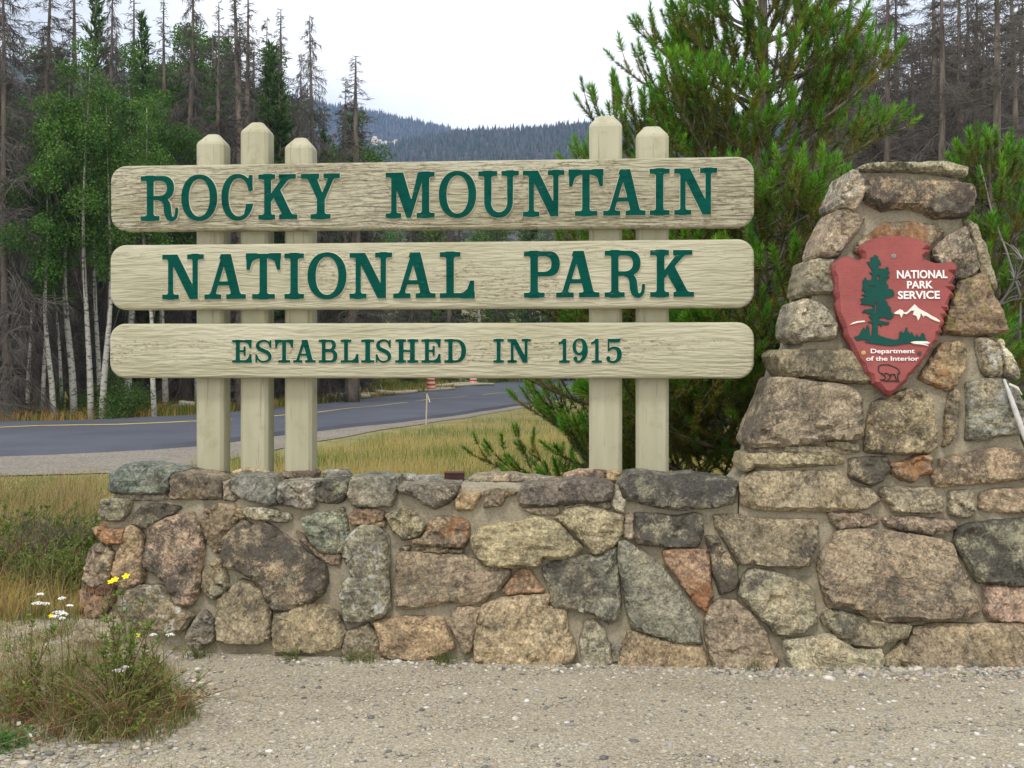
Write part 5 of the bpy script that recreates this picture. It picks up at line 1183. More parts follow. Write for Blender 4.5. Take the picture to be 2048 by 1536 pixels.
def place(key, px, d, top=None, label=None, group=None, name=None, rot=None, hscale=None, wscale=1.0, dx=0, zone=None):
    src = T[key]
    if key in used_t: o = copy_tree(src)
    else: o = src; used_t.add(key)
    x = k_(px)*d+dx; z = float(gz(x, d)); h = src['h']
    s_ = hscale if hscale else max(.15, (CAMZ+(HY-top)/F*d-z)/h)
    r = random.Random(int(px*7+d*13)); o.location = (x, d, z); o.rotation_euler = (0, 0, rot if rot is not None else r.uniform(0, 6.28)); o.scale = (s_*wscale, s_*wscale, s_)
    if zone:
        kind = {'A': 'dense grey dead conifer', 'B': 'tall grey dead conifer', 'Cc': 'slim grey dead pole', 'D': 'wide drooping dead conifer', 'E': 'bare-limbed dead tree', 'L': 'dark green conifer', 'L2': 'young green conifer', 'Q': 'leafy green aspen', 'Q2': 'light green aspen'}[key]
        Z = {'l': [(40, 'at the left picture edge'), (130, 'behind the leftmost aspens'), (220, 'left of the board ends'), (300, 'above the left board corner'), (390, 'left of the first post'), (470, 'behind the first post'), (560, 'behind the tallest left post'), (640, 'behind the third post'), (9999, 'beside the open sky')],
             'm': [(640, 'behind the three left posts'), (720, 'just right of the third post'), (800, 'below the start of MOUNTAIN'), (900, 'above the nearer traffic drum'), (990, 'above the farther traffic drum'), (1080, 'beyond the road bend'), (1170, 'left of the right-hand posts'), (1340, 'behind the right-hand posts'), (9999, 'behind the big pine')],
             'r': [(1450, 'behind the pine trunk'), (1560, 'behind the pine middle'), (1680, 'behind the right pine boughs'), (1780, 'left of the pillar top'), (1880, 'above the pillar top'), (1960, 'right of the pillar top'), (9999, 'at the right picture edge')]}[zone]
        row = ({'l': (58, 70), 'm': (120, 150), 'r': (48, 60)})[zone]; label = kind+', '+('front' if d < row[0] else 'middle' if d < row[1] else 'back')+' row, '+next(t_ for lim, t_ in Z if px < lim)
    if label: o['label'] = label
    if group: o['group'] = group
    return o
LEFT = [
 ('D', -45, 38.5, -240, 'grey dead conifer with drooping limbs cut by the left picture edge', .8), ('D', 14, 34.2, -150, 'grey dead conifer with drooping limbs just inside the left edge', .75),
 ('B', 88, 41, -120, 'grey dead conifer behind the leftmost aspens', .9), ('Cc', 148, 42, -100, 'thin dead conifer pole left of the dark green conifer', 1),
 ('L', 190, 47, -40, 'dark green conifer among the grey trees left of the sign', .9), ('A', 212, 44, -60, 'grey dead conifer just right of the dark green conifer', .8),
 ('Cc', 265, 50, -30, 'thin bare dead pole above the left end of the sign', 1), ('L', 284, 46, 30, 'pointed green conifer above the left end of the top board', .9),
 ('Cc', 325, 55, -10, 'slim dead conifer left of the dense grey one over the first post', 1), ('A', 372, 45, -70, 'dense grey dead conifer standing over the first post', 1),
 ('Cc', 437, 52, 5, 'thin dead conifer between the first and second posts', 1), ('Fb', 487, 41, -90, 'thick dark dead trunk rising over the tallest left post', 1),
 ('Cc', 499, 44, -40, 'thin dead pole touching the thick dark trunk', 1), ('B', 524, 50, 35, 'grey dead conifer right of the thick dark trunk', .7),
 ('Cc', 558, 54, 18, 'leaning slim dead conifer over the third post', 1.2), ('A', 592, 50, 105, 'short grey dead conifer left of the densest cone-shaped one', .8),
 ('A', 633, 48, 30, 'dense cone-shaped dead conifer against the white sky', .95), ('B', 690, 56, 150, 'small dead conifer at the inner edge of the left forest', .7),
 ('Cc', 707, 47, 112, 'sparse dead conifer with curved limbs, nearest the open sky on the left', 1.6)]
for key, px, d, top, lab, ws in LEFT: place(key, px, d, top, lab, 'dead and green conifers left of the sign' , wscale=ws)
ASP = [('Q2', 88, 35, 300, 'aspen with short white trunk at the left, beside dead limbs'), ('Q', 143, 35.2, 130, 'aspen with the thickest white trunk left of the boards'),
 ('Q2', 174, 34.6, 90, 'tall aspen with slanting white trunk nearest the board ends'), ('Q2', 194, 39, 200, 'thin aspen behind the slanting white trunk'), ('Q', 262, 41, 105, 'leafy aspen crown above the left corner of the top board'),
 ('Q2', 300, 35, 200, 'aspen with dark-blotched white trunk seen under the lowest board'), ('Q', 335, 43, 190, 'leafy aspen behind the first post'), ('Q', 104, 34.3, 260, 'leafy aspen filling the gap beside the grey limbs at the left'), ('Q', 210, 34.9, 190, 'leafy green aspen just left of the board ends'), ('Q2', 60, 38, 330, 'leafy aspen behind the grey dead limbs'), ('Q2', 118, 37, 380, 'short leafy aspen between the two white trunks at the left'), ('Q2', 395, 44, 265, 'yellowish small aspen beside the first post top')]
for key, px, d, top, lab in ASP: place(key, px, d, top, lab, 'aspens beyond the road', rot=random.Random(px).uniform(0, 6.28), wscale=.95)
r = np.random.default_rng(99)
for i in range(80):
    px = r.uniform(-120, 735); d = r.uniform(48, 84); top = r.uniform(30, 230) if px < 560 else r.uniform(170, 290)
    place(r.choice(['A', 'B', 'D', 'L', 'A', 'B', 'D', 'A', 'B', 'Q']), px, d, top, None, 'background forest left of the sign', zone='l', wscale=1.15)
SH = [(232, 35.2, .8, 'dark green shrub on the verge below the aspens'), (205, 36, .5, 'green shrub at the foot of the white aspen trunks'), (275, 37, .55, 'low green shrub under the left end of the boards'), (120, 37, .6, 'small green shrub behind the verge stake'),
      (655, 75, 1.2, 'green roadside bush right of the third post'), (730, 80, 1.4, 'roadside bush behind the grey logs'), (820, 84, 1.3, 'bush behind the nearer traffic drum'), (905, 90, 1.4, 'bush between the two traffic drums'), (1010, 96, 1.6, 'bush beyond the farther traffic drum')]
for px, d, s_, lab in SH: place('S', px, d, None, lab, 'green shrubs beyond the road', hscale=s_)
for i in range(95):
    px = r.uniform(560, 1500); d = r.uniform(92, 185); top = r.uniform(330, 470) if px < 1180 else r.uniform(270, 400)
    place(r.choice(['A', 'B', 'Cc', 'B', 'L', 'E', 'Q2', 'L2']), px, d, top, None, 'forest beyond the bend of the road', zone='m', wscale=1.25)
RIGHT = [('E', 1775, 26, -160, 'brown dead trunk just right of the green pine top', .9), ('B', 1690, 33, -60, 'dead tree directly behind the right edge of the pine', 1), ('E', 1868, 28, -170, 'dead trunk left of the forked one above the pillar', .8),
 ('E', 1884, 24.5, -200, 'forked brown dead trunk above the stone pillar', .8), ('Cc', 1918, 31, -60, 'thin dead pole right of the forked trunk', 1.3), ('Cc', 1950, 33, -20, 'second thin dead pole right of the forked trunk', 1.3),
 ('E', 1994, 22, -260, 'thickest dark dead trunk near the right edge', .85), ('B', 2038, 24, -180, 'dead tree at the extreme right edge', .9), ('D', 1740, 30, 20, 'low drooping dead tree behind the pine', 1), ('D', 1830, 31, 50, 'drooping dead tree behind the pillar top', 1),
 ('D', 1910, 27, 60, 'drooping dead tree above the pillar cap', 1), ('D', 1975, 28, 10, 'drooping dead tree between the right-hand trunks', 1), ('E', 2100, 25, -100, 'dead tree beyond the right edge', 1),
 ('D', 1680, 29, -20, 'drooping dead tree touching the right side of the pine', .9), ('D', 1795, 34, -60, 'tall drooping dead tree behind the first brown trunk', .9), ('D', 1945, 33, -90, 'tall drooping dead tree between the thin poles', .9), ('D', 2040, 30, -40, 'drooping dead tree near the right edge', .9)]
for key, px, d, top, lab, ws in RIGHT: place(key, px, d, top, lab, 'dead trees on the right', wscale=ws)
for i in range(60):
    px = r.uniform(1360, 2200); d = r.uniform(36, 75); top = r.uniform(0, 230) if px > 1640 else r.uniform(200, 330)
    place(r.choice(['A', 'B', 'D', 'D', 'E']), px, d, top, None, 'dead wood behind the pillar', zone='r', wscale=1.15)
for i in range(30):
    px = r.uniform(-1250, -140); d = r.uniform(36, 75); place(r.choice(['A', 'B', 'D', 'L', 'A', 'Q']), px, d, r.uniform(-60, 160), 'tree of the forest running on beyond the left picture edge', 'forest beyond the left picture edge', wscale=1.2)
from collections import defaultdict
by_label = defaultdict(list)
for o in C.objects:
    if o.parent is None and o.get('label') and ' row, ' in str(o.get('label')): by_label[o['label']].append(o)
ORD = ['first', 'second', 'third', 'fourth', 'fifth', 'sixth', 'seventh', 'eighth', 'ninth']
for lb, oo in by_label.items():
    if len(oo) > 1:
        for i, o in enumerate(sorted(oo, key=lambda q: q.location.x/q.location.y)): o['label'] = lb+', '+ORD[min(i, 8)]+' from left'
for k in T:
    if k not in used_t:
        for ch in list(T[k].children): bpy.data.objects.remove(ch)
        bpy.data.objects.remove(T[k])
# ------------------------------------------------------------------ grass
def nz(x, y, s, o=0): return noise.noise(Vector((x*s, y*s, o)))
def blades(name, N_, samp, hfn, wfn, cfn, seed, bend=.35, mt=None):
    r = np.random.default_rng(seed); XY = samp(r, N_); n = len(XY); x, y = XY[:, 0], XY[:, 1]; z = gz(x, y)-.01
    h = hfn(x, y, r)[:, None]; w_ = wfn(x, y, r)[:, None]; az = r.uniform(0, 6.28, n); b_ = (np.abs(r.normal(0, bend, n)))[:, None]
    P = np.stack([x, y, z], 1); d = np.stack([np.cos(az), np.sin(az), 0*az], 1); s_ = np.stack([-np.sin(az+.9), np.cos(az+.9), 0*az], 1)*w_/2
    up = np.array([[0, 0, 1.]]); m1 = P+up*h*.55+d*h*b_*.28; tp = P+up*h*(1-.25*b_)+d*h*b_*1.0
    V = np.stack([P-s_, P+s_, m1+s_*.75, m1-s_*.75, tp, tp], 1)[:, :5].reshape(-1, 3)
    o = np.arange(n)[:, None]*5; Fc = np.concatenate([o+np.array([[0, 1, 2]]), o+np.array([[0, 2, 3]]), o+np.array([[3, 2, 4]])], 0)
    col = cfn(x, y, r); col = np.clip(col*r.uniform(.75, 1.25, (n, 1)), .01, 1)
    return tag(mesh_np(name, V, Fc, mt or M_GRASS, None, {'col': col.repeat(5, 0)}), kind='stuff')
def sampler(poly_px=None, poly=None, p=1.0, clump=0):
    P = np.array([list(ground(*q))[:2] for q in poly_px]) if poly_px else np.array(poly, float); lo, hi = P.min(0), P.max(0)
    def f_(r, n):
        out_ = []; c_ = 0
        while c_ < n:
            yy = lo[1]*(hi[1]/lo[1])**r.uniform(0, 1, n*2); ks_ = r.uniform((P[:, 0]/P[:, 1]).min(), (P[:, 0]/P[:, 1]).max(), n*2); q = np.stack([ks_*yy, yy], 1); q = q[inside(q, P)]
            if clump: q = q[np.array([nz(a, b_, clump, 5) for a, b_ in q])+r.uniform(-.35, .45, len(q)) > -.05]
            out_.append(q); c_ += len(q)
        return np.vstack(out_)[:n]
    return f_
GOLD, GRN_, STRAW, RED_ = np.array([.44, .345, .12]), np.array([.13, .19, .03]), np.array([.46, .38, .19]), np.array([.35, .19, .10])
def pick(x, y, r, f_, a, b_):
    n = len(x); m_ = (r.uniform(0, 1, n) < f_)[:, None]; return np.where(m_, a, b_)
# meadow left of the wall: green tops far, russet in the middle, mixed below
def c_left(x, y, r):
    f_ = np.array([nz(a, b_, .8) for a, b_ in zip(x, y)]); f2 = np.array([nz(a, b_, 2.3, 8) for a, b_ in zip(x, y)]); pg = np.clip(.50+f_*.5+f2*.8+np.clip((y-10.5)*.12, -.22, .3), .1, .9)
    a = pick(x, y, r, pg, GRN_*1.15, GOLD*1.05); a = np.where((r.uniform(0, 1, len(x)) < .22)[:, None], STRAW, a); return np.where((r.uniform(0, 1, len(x)) < .12)[:, None], RED_*1.05, a)
blades('meadow_grass', 36000, sampler([(-260, 955), (232, 955), (232, 1010), (190, 1240), (-330, 1240)]), lambda x, y, r: r.uniform(.07, .26, len(x))*(1+.3*np.sin(x*3+y)*np.sin(y*2.1))*np.clip((15.2-y)/5, .22, 1), lambda x, y, r: r.uniform(.004, .008, len(x)), c_left, 51, .5)
blades('tall_dry_grass', 7000, sampler([(-260, 985), (205, 985), (190, 1100), (160, 1215), (-260, 1215)], clump=1.3), lambda x, y, r: r.uniform(.22, .5, len(x)), lambda x, y, r: r.uniform(.0035, .006, len(x)), lambda x, y, r: pick(x, y, r, .6, np.array([.44, .33, .16]), pick(x, y, r, .5, np.array([.30, .18, .10]), GRN_)), 63, .45)
blades('turf', 3400, sampler([(-80, 1300), (200, 1290), (360, 1345), (395, 1440), (330, 1490), (-80, 1500)], clump=3.2), lambda x, y, r: r.uniform(.04, .17, len(x)), lambda x, y, r: r.uniform(.002, .0035, len(x)), lambda x, y, r: pick(x, y, r, .45, np.array([.46, .38, .2]), pick(x, y, r, .3, np.array([.28, .14, .08]), np.array([.14, .2, .04]))), 64, .75)
def c_mid(x, y, r):
    f_ = np.array([nz(a, b_, .35, 2) for a, b_ in zip(x, y)]); f3 = np.array([nz(a, b_, 1.1, 6) for a, b_ in zip(x, y)]); pg = np.clip(.33+f_*.9+f3*.7+np.where(y > 25, .2, 0), .04, .92); a = pick(x, y, r, pg, GRN_*1.15, GOLD*1.1); return np.where((r.uniform(0, 1, len(x)) < .22)[:, None], STRAW, a)
blades('meadow_grass', 42000, sampler([(380, 944), (700, 896), (790, 868), (930, 846), (1120, 813), (1500, 800), (1600, 1010), (380, 1010)]), lambda x, y, r: r.uniform(.14, .36, len(x))*np.where(y > 24, .75, 1), lambda x, y, r: r.uniform(.006, .012, len(x)), c_mid, 52)
blades('meadow_grass', 26000, sampler(poly=[(-3.3, 6.9), (5, 6.5), (8.5, 11), (6, 26), (1.5, 33), (-3.2, 24), (-7.5, 16.5), (-9.5, 12.5), (-7, 8)]), lambda x, y, r: r.uniform(.08, .3, len(x))*np.where(x < -2.5, np.clip((14.5-y)/5, .12, 1), 1), lambda x, y, r: r.uniform(.006, .011, len(x)), c_mid, 65)
blades('verge_grass', 15000, sampler(poly=[(-9.5, 11.2), (-3.2, 11.5), (-3.6, 21), (-7.3, 16.9), (-9.6, 14.2), (-12, 12)]), lambda x, y, r: r.uniform(.02, .07, len(x)), lambda x, y, r: r.uniform(.006, .011, len(x)), c_mid, 66, .8)
def c_far(x, y, r):
    f_ = np.array([nz(a, b_, .25, 4) for a, b_ in zip(x, y)]); pg = np.clip(.45+f_*.9+np.clip((y-38)*.06, -.3, .3), .05, .95); return pick(x, y, r, pg, GRN_*np.array([.85, .95, .9]), GOLD*np.array([1.12, .95, .8]))
blades('verge_grass', 26000, sampler([(-250, 849), (0, 847), (385, 833), (640, 810), (640, 795), (385, 800), (0, 806), (-250, 806)]), lambda x, y, r: r.uniform(.15, .5, len(x)), lambda x, y, r: r.uniform(.014, .028, len(x)), c_far, 53)
blades('verge_grass', 22000, sampler([(560, 816), (640, 811), (860, 784), (960, 769), (1100, 762), (1180, 757), (1100, 754), (860, 756), (560, 762)]), lambda x, y, r: r.uniform(.15, .6, len(x)), lambda x, y, r: r.uniform(.02, .05, len(x)), c_far, 54)
# sparse turf in the gravel at bottom left, and around the shrub
def c_tuft(x, y, r):
    a = pick(x, y, r, .55, np.array([.12, .18, .035]), STRAW*.95); return np.where((r.uniform(0, 1, len(x)) < .12)[:, None], RED_*.8, a)
blades('turf', 8500, sampler([(-60, 1340), (60, 1300), (330, 1330), (400, 1440), (330, 1480), (120, 1490), (-60, 1520)], clump=2.2), lambda x, y, r: r.uniform(.02, .09, len(x)), lambda x, y, r: r.uniform(.0025, .0045, len(x)), c_tuft, 55, .7)
blades('turf', 2600, sampler([(-60, 1500), (330, 1480), (480, 1536), (-60, 1640)], clump=3.5), lambda x, y, r: r.uniform(.01, .04, len(x)), lambda x, y, r: r.uniform(.0022, .004, len(x)), c_tuft, 56, .9)
blades('turf', 1500, sampler([(400, 1400), (1400, 1400), (2048, 1500), (2048, 1620), (400, 1620)], clump=4.5), lambda x, y, r: r.uniform(.004, .014, len(x)), lambda x, y, r: r.uniform(.002, .004, len(x)), c_tuft, 57, 1.0)
blades('turf', 3800, sampler([(-120, 1262), (-120, 1225), (150, 1228), (170, 1262), (60, 1300), (-120, 1330)], clump=2.5), lambda x, y, r: r.uniform(.02, .12, len(x)), lambda x, y, r: r.uniform(.003, .005, len(x)), c_tuft, 58, .7)

# ------------------------------------------------------------------ loose gravel
r = np.random.default_rng(77)
ico = []; ph = (1+5**.5)/2
for a, b_ in ((-1, ph), (1, ph), (-1, -ph), (1, -ph)): ico.append((a, b_, 0))
for a, b_ in ((-1, ph), (1, ph), (-1, -ph), (1, -ph)): ico.append((0, a, b_))
for a, b_ in ((ph, -1), (ph, 1), (-ph, -1), (-ph, 1)): ico.append((a, 0, b_))
ico = np.array(ico)/1.9; IF = np.array([(0,11,5),(0,5,1),(0,1,7),(0,7,10),(0,10,11),(1,5,9),(5,11,4),(11,10,2),(10,7,6),(7,1,8),(3,9,4),(3,4,2),(3,2,6),(3,6,8),(3,8,9),(4,9,5),(2,4,11),(6,2,10),(8,6,7),(9,8,1)])
def pebbles(name, XY, size, r, flat=.5):
    n = len(XY); sc = np.stack([size*r.uniform(.8, 1.35, n), size*r.uniform(.6, 1.0, n), size*flat*r.uniform(.45, 1.1, n)], 1)
    V = ico[None]*sc[:, None]*r.uniform(.78, 1.2, (n, 12, 1)); a = r.uniform(0, 6.28, n); ca, sa = np.cos(a)[:, None], np.sin(a)[:, None]
    X = V[..., 0]*ca-V[..., 1]*sa+XY[:, :1]; Y = V[..., 0]*sa+V[..., 1]*ca+XY[:, 1:]; Z = V[..., 2]+(gz(XY[:, 0], XY[:, 1])+sc[:, 2]*.12+.004)[:, None]
    PAL_ = np.array([(.44, .40, .32), (.37, .335, .265), (.50, .46, .39), (.30, .28, .245), (.15, .15, .145), (.60, .57, .52), (.42, .33, .25), (.38, .34, .24), (.30, .29, .28), (.45, .37, .28)])
    ci = r.choice(10, n, p=[.17, .17, .11, .13, .08, .08, .06, .08, .07, .05]); col = PAL_[ci]*r.uniform(.8, 1.2, (n, 1))*.92
    V = np.stack([X, Y, Z], 2).reshape(-1, 3); Fc = (np.arange(n)[:, None, None]*12+IF[None]).reshape(-1, 3)
    return tag(mesh_np(name, V, Fc, M_PEB, None, {'col': col.repeat(12, 0)}), kind='stuff')
lot = [(-3.2, 3.4), (3.0, 3.4), (3.2, 5.45), (0, 5.74), (-2.9, 6.0), (-3.6, 6.7), (-4.2, 6.6)]
sm = sampler(poly=lot)
n = 26000; XY = sm(r, n); size = np.exp(r.normal(math.log(.0062), .48, n)); pebbles('gravel', XY, np.clip(size, .003, .022), r)
n = 650; XY = sm(r, n); pebbles('gravel', XY, np.clip(np.exp(r.normal(math.log(.0125), .33, n)), .008, .03), r, .45)
# heap along the wall foot on the right, and coarse stones at the left
k = r.uniform(1420, 2060, 1500); XY = []
for px in k: q = WALL.hit(px, 1345); XY.append((q.x+r.normal(0, .02), q.y-.05-abs(r.normal(0, .09))))
pebbles('gravel', np.array(XY), np.clip(np.exp(r.normal(math.log(.0125), .4, 1500)), .006, .03), r, .7)
k = r.uniform(560, 1420, 500); XY = []
for px in k: q = WALL.hit(px, 1330); XY.append((q.x, q.y-.06-abs(r.normal(0, .08))))
pebbles('gravel', np.array(XY), np.clip(np.exp(r.normal(math.log(.010), .4, 500)), .005, .025), r, .7)
sm2 = sampler([(-80, 1245), (150, 1245), (400, 1280), (420, 1420), (300, 1536), (-80, 1536)])
XY = sm2(r, 1500); pebbles('gravel', XY, np.clip(np.exp(r.normal(math.log(.0125), .45, 1500)), .006, .034), r, .5)

# ------------------------------------------------------------------ small plants in front
def flower(mb, c_, n_, rad, petals, col, cen, r_):
    n_ = n_/np.linalg.norm(n_); a = np.cross(n_, [0, 0, 1.]) if abs(n_[2]) < .9 else np.cross(n_, [1., 0, 0]); a /= np.linalg.norm(a); b2 = np.cross(n_, a)
    for i in range(petals):
        th = i*2*math.pi/petals+r_.uniform(-.1, .1); d = math.cos(th)*a+math.sin(th)*b2; s_ = -math.sin(th)*a+math.cos(th)*b2
        mb.add([c_, c_+d*rad*.45+s_*rad*.36+n_*rad*.12, c_+d*rad+s_*rad*.2+n_*rad*.2, c_+d*rad-s_*rad*.2+n_*rad*.2, c_+d*rad*.45-s_*rad*.36+n_*rad*.12], [(0, 1, 2, 3, 4)], col)
    k = 6; V = [c_+n_*rad*.08+(math.cos(j*math.pi/3)*a+math.sin(j*math.pi/3)*b2)*rad*.22 for j in range(k)]+[c_+n_*rad*.3]
    mb.add(V, [(j, (j+1) % k, k) for j in range(k)], cen)
def woody_plant(name, label, cat, base, stems, seed, leafcol, stemcol, nleaf=26, leafsz=.016, group=None, flw=None, spread=.25, twig=True):
    """stems: list of tip offsets (dx,dy,h)"""
    r = np.random.default_rng(seed); root = thing(name, label, cat, tuple(base), group); B = np.array(base); S_ = Segs(); LP = []; LD = []
    tips = []
    for dx, dy, h in stems:
        p0 = B+np.array([r.normal(0, .03), r.normal(0, .03), 0]); tp = B+np.array([dx, dy, h]); n = 7; pts = []
        for i in range(n+1):
            f_ = i/n; q = p0+(tp-p0)*np.array([f_**1.3, f_**1.3, f_]); q = q+np.array([nz(f_*3, dx*9, 1, 1), nz(f_*3, dy*9, 1, 2), 0])*.02; pts.append(q)
        S_.line(pts, .0042, .0016); tips.append(pts[-1])
        subs = [pts]
        if twig:
            for _ in range(int(3+h*7)):
                j = r.integers(2, n); a = r.uniform(0, 6.28); l = r.uniform(.05, .16)*(1.2-j/n); e = r.uniform(.5, 1.2); q1 = pts[j]+dirv(a, e)*l; S_.line([pts[j], pts[j]+dirv(a, e-.2)*l*.5, q1], .0022, .001); subs.append([pts[j], q1])
        for sb in subs:
            for _ in range(int(nleaf*(1 if sb is pts else .35))):
                f_ = r.uniform(.25, 1); k_2 = f_*(len(sb)-1); j = int(min(len(sb)-2, k_2)); LP.append(sb[j]+(sb[j+1]-sb[j])*(k_2-j)); LD.append(dirv(r.uniform(0, 6.28), r.uniform(-.2, 1.1)))
    V, Fc = S_.mesh(); sc = np.array(stemcol)*r.uniform(.7, 1.3, (len(V)//6, 1)).repeat(6, 0)
    tag(mesh_np('stems', V, Fc, M_TWIG, root, {'col': sc}), kind='stuff')
    if LP and nleaf:
        P, D = np.array(LP), np.array(LD); n = len(P); W = np.cross(D, r.normal(size=(n, 3))); W /= np.linalg.norm(W, axis=1)[:, None]; s_ = leafsz*r.uniform(.6, 1.4, (n, 1))
        V = np.stack([P, P+D*s_*.5-W*s_*.17, P+D*s_, P+D*s_*.5+W*s_*.17], 1).reshape(-1, 3); lc = np.array(leafcol)[r.integers(len(leafcol), size=n)]*r.uniform(.75, 1.3, (n, 1))
        tag(mesh_np('foliage', V, np.arange(4*n).reshape(-1, 4), M_LEAF, root, {'col': lc.repeat(4, 0)}), kind='stuff')
    return root, tips, r
def offs(base, pts, d=None):
    return [(at(px, py, base[1]+dy).x-base[0], dy, at(px, py, base[1]+dy).z-base[2]) for px, py, dy in pts]
b0 = ground(245, 1435)
LC = [(.11, .21, .035), (.15, .25, .04), (.08, .15, .025), (.22, .27, .04)]
root, tips, rr_ = woody_plant('cinquefoil_shrub', 'leafy woody shrub with small yellow flowers in front of the wall end', 'shrub', b0,
    offs(b0, [(225, 1168, 0), (252, 1158, .05), (205, 1215, -.1), (290, 1195, .1), (235, 1240, -.15), (310, 1230, .05), (270, 1260, -.1), (330, 1330, 0), (350, 1390, .05), (180, 1260, .1), (150, 1300, 0), (305, 1290, -.1), (210, 1290, .1), (260, 1210, .2), (285, 1330, -.2), (360, 1290, .15), (200, 1330, -.2), (120, 1340, .05), (160, 1370, -.1), (240, 1300, -.15), (300, 1380, -.15), (380, 1340, .1), (340, 1350, .2), (265, 1240, -.05), (215, 1240, .05), (190, 1290, -.05), (300, 1250, .15), (250, 1350, -.2), (330, 1260, .05)]), 61, LC, (.19, .095, .065), 34, .024)
for i, (px, py, dy) in enumerate([(223, 1163, 0), (230, 1160, -.01), (252, 1153, .05), (275, 1271, -.05), (102, 1232, .1)]):
    mb = MB(); c_ = np.array(at(px, py, b0.y+dy)); flower(mb, c_, np.array([.1*(i-2), -.55, .8]), .019 if i < 3 else .012, 5, (.85, .68, .01), (.75, .50, .01), random.Random(i)); mb.build('flower', M_V, root)
b1 = ground(85, 1420)
woody_plant('cinquefoil_shrub', 'sparse reddish-stemmed shrub between the yarrow and the left picture edge', 'shrub', b1,
    offs(b1, [(65, 1185, 0), (45, 1290, .05), (20, 1330, 0), (95, 1270, -.05), (120, 1240, .1), (140, 1320, 0), (10, 1290, .05), (-15, 1330, 0), (75, 1330, .1), (110, 1350, -.1), (10, 1380, .05), (55, 1370, -.1), (150, 1370, .1), (165, 1300, .1), (35, 1400, 0)]), 62, LC, (.22, .11, .08), 24, .024)
for bx_, by_, sd_, lb_ in ((325, 1440, 71, 'low leafy green herb on the gravel right of the yellow-flowered shrub'), (165, 1455, 72, 'low leafy green herb between the two shrubs'), (50, 1455, 73, 'low leafy herb just above the clover patch'), (250, 1480, 74, 'low leafy herb at the front of the plant clump')):
    bb_ = ground(bx_, by_); rr4 = random.Random(sd_)
    woody_plant('herb', lb_, 'herb', bb_, [(rr4.gauss(0, .14), rr4.gauss(0, .10), rr4.uniform(.04, .26)) for _ in range(12)], sd_, LC+[(.28, .14, .07)], (.22, .13, .07), 18, .024, 'leafy herbs at the left')
def yarrow(label, px, py, bx, by, heads, seed):
    b_ = ground(bx, by); r = random.Random(seed); root = thing('yarrow_plant', label, 'wildflower', tuple(b_), 'white yarrow by the wall end')
    S_ = Segs(); j = at(px, py+22, b_.y); pts = [np.array(b_)+(np.array(j)-np.array(b_))*f_+np.array([.012*math.sin(f_*3), 0, 0]) for f_ in np.linspace(0, 1, 6)]; S_.line(pts, .0024, .0016)
    for hx, hy, rad in heads:
        c_ = np.array(at(hx, hy, b_.y+r.uniform(-.03, .03))); S_.line([pts[-1], c_-np.array([0, 0, .004])], .0016, .0012); mb = MB(); rw_ = rad/F*b_.y
        for k in range(46):
            a, q = r.uniform(0, 6.28), math.sqrt(r.uniform(0, 1))*rw_; p = c_+np.array([q*math.cos(a), q*math.sin(a), .006*(1-(q/rw_)**2)+r.uniform(-.0015, .0015)]); s_ = .0034
            mb.add([p+np.array([s_*math.cos(t_), s_*math.sin(t_), 0]) for t_ in (0, 1.26, 2.5, 3.77, 5.03)]+[p+np.array([0, 0, .0028]), p-np.array([0, 0, .004])], [(i, (i+1) % 5, 5) for i in range(5)]+[((i+1) % 5, i, 6) for i in range(5)], (.80, .79, .76))
        mb.build('flower_head', M_V, root)
    for k in range(40):
        f_ = r.uniform(.05, .75); p = pts[int(f_*5)]; S_.line([p, p+dirv(r.uniform(0, 6.28), r.uniform(.2, 1))*r.uniform(.015, .05)], .0016, .0008)
    V, Fc = S_.mesh(); mesh_np('stem', V, Fc, M_TWIG, root, {'col': np.tile([.12, .14, .05], (len(V), 1))})
yarrow('yarrow with the two broad white heads at the far left', 84, 1200, 110, 1440, [(76, 1207, 12), (90, 1208, 9), (81, 1189, 6)], 1)
yarrow('yarrow with a cluster of three white heads right of the broadest ones', 120, 1222, 120, 1430, [(118, 1225, 13), (128, 1229, 8), (112, 1233, 8), (124, 1237, 6)], 2)
yarrow('yarrow with two small separate white heads at the same height', 130, 1195, 135, 1420, [(124, 1197, 7), (139, 1212, 7)], 3)
yarrow('yarrow with one tilted white head low in front of the shrub', 240, 1335, 232, 1445, [(238, 1341, 13), (249, 1335, 8)], 4)
yarrow('yarrow with two small white heads beside the wall foot', 325, 1268, 318, 1400, [(340, 1270, 9), (307, 1270, 7)], 5)
# dry grass clump in the shrub
def tuft(label, px, py, n, h0, h1, seed, col, lean=.5, wd=.0017, name='grass_tuft', cat='grass tuft', group='grass tufts'):
    b_ = ground(px, py); r = np.random.default_rng(seed); S_ = Segs()
    for i in range(n):
        a = r.uniform(0, 6.28); h = r.uniform(h0, h1); l = abs(r.normal(0, lean)); p = np.array(b_)+np.array([r.normal(0, .03), r.normal(0, .03), -.005]); pts = [p+np.array([math.cos(a)*h*l*f_**1.8, math.sin(a)*h*l*f_**1.8, h*f_*(1-.25*l*f_)]) for f_ in np.linspace(0, 1, 6)]; S_.line(pts, wd, wd*.35)
    V, Fc = S_.mesh(); c_ = np.array(col)[r.integers(len(col), size=len(V)//30)].repeat(30, 0)*r.uniform(.8, 1.2, (len(V)//30, 1)).repeat(30, 0)
    return tag(mesh_np(name, V, Fc, M_GRASS, None, {'col': c_}, loc=tuple(b_)), label, cat, group)
DRY = [(.50, .42, .22), (.42, .33, .15), (.30, .30, .10), (.34, .20, .12)]; FR = [(.10, .17, .03), (.15, .20, .05), (.35, .30, .12)]
tuft('tall dry grass clump left of the yellow-flowered shrub', 140, 1440, 80, .12, .5, 1, DRY, .9); tuft('dry straw grass clump at the foot of the yellow-flowered shrub', 235, 1462, 110, .08, .42, 2, DRY, 1.1)
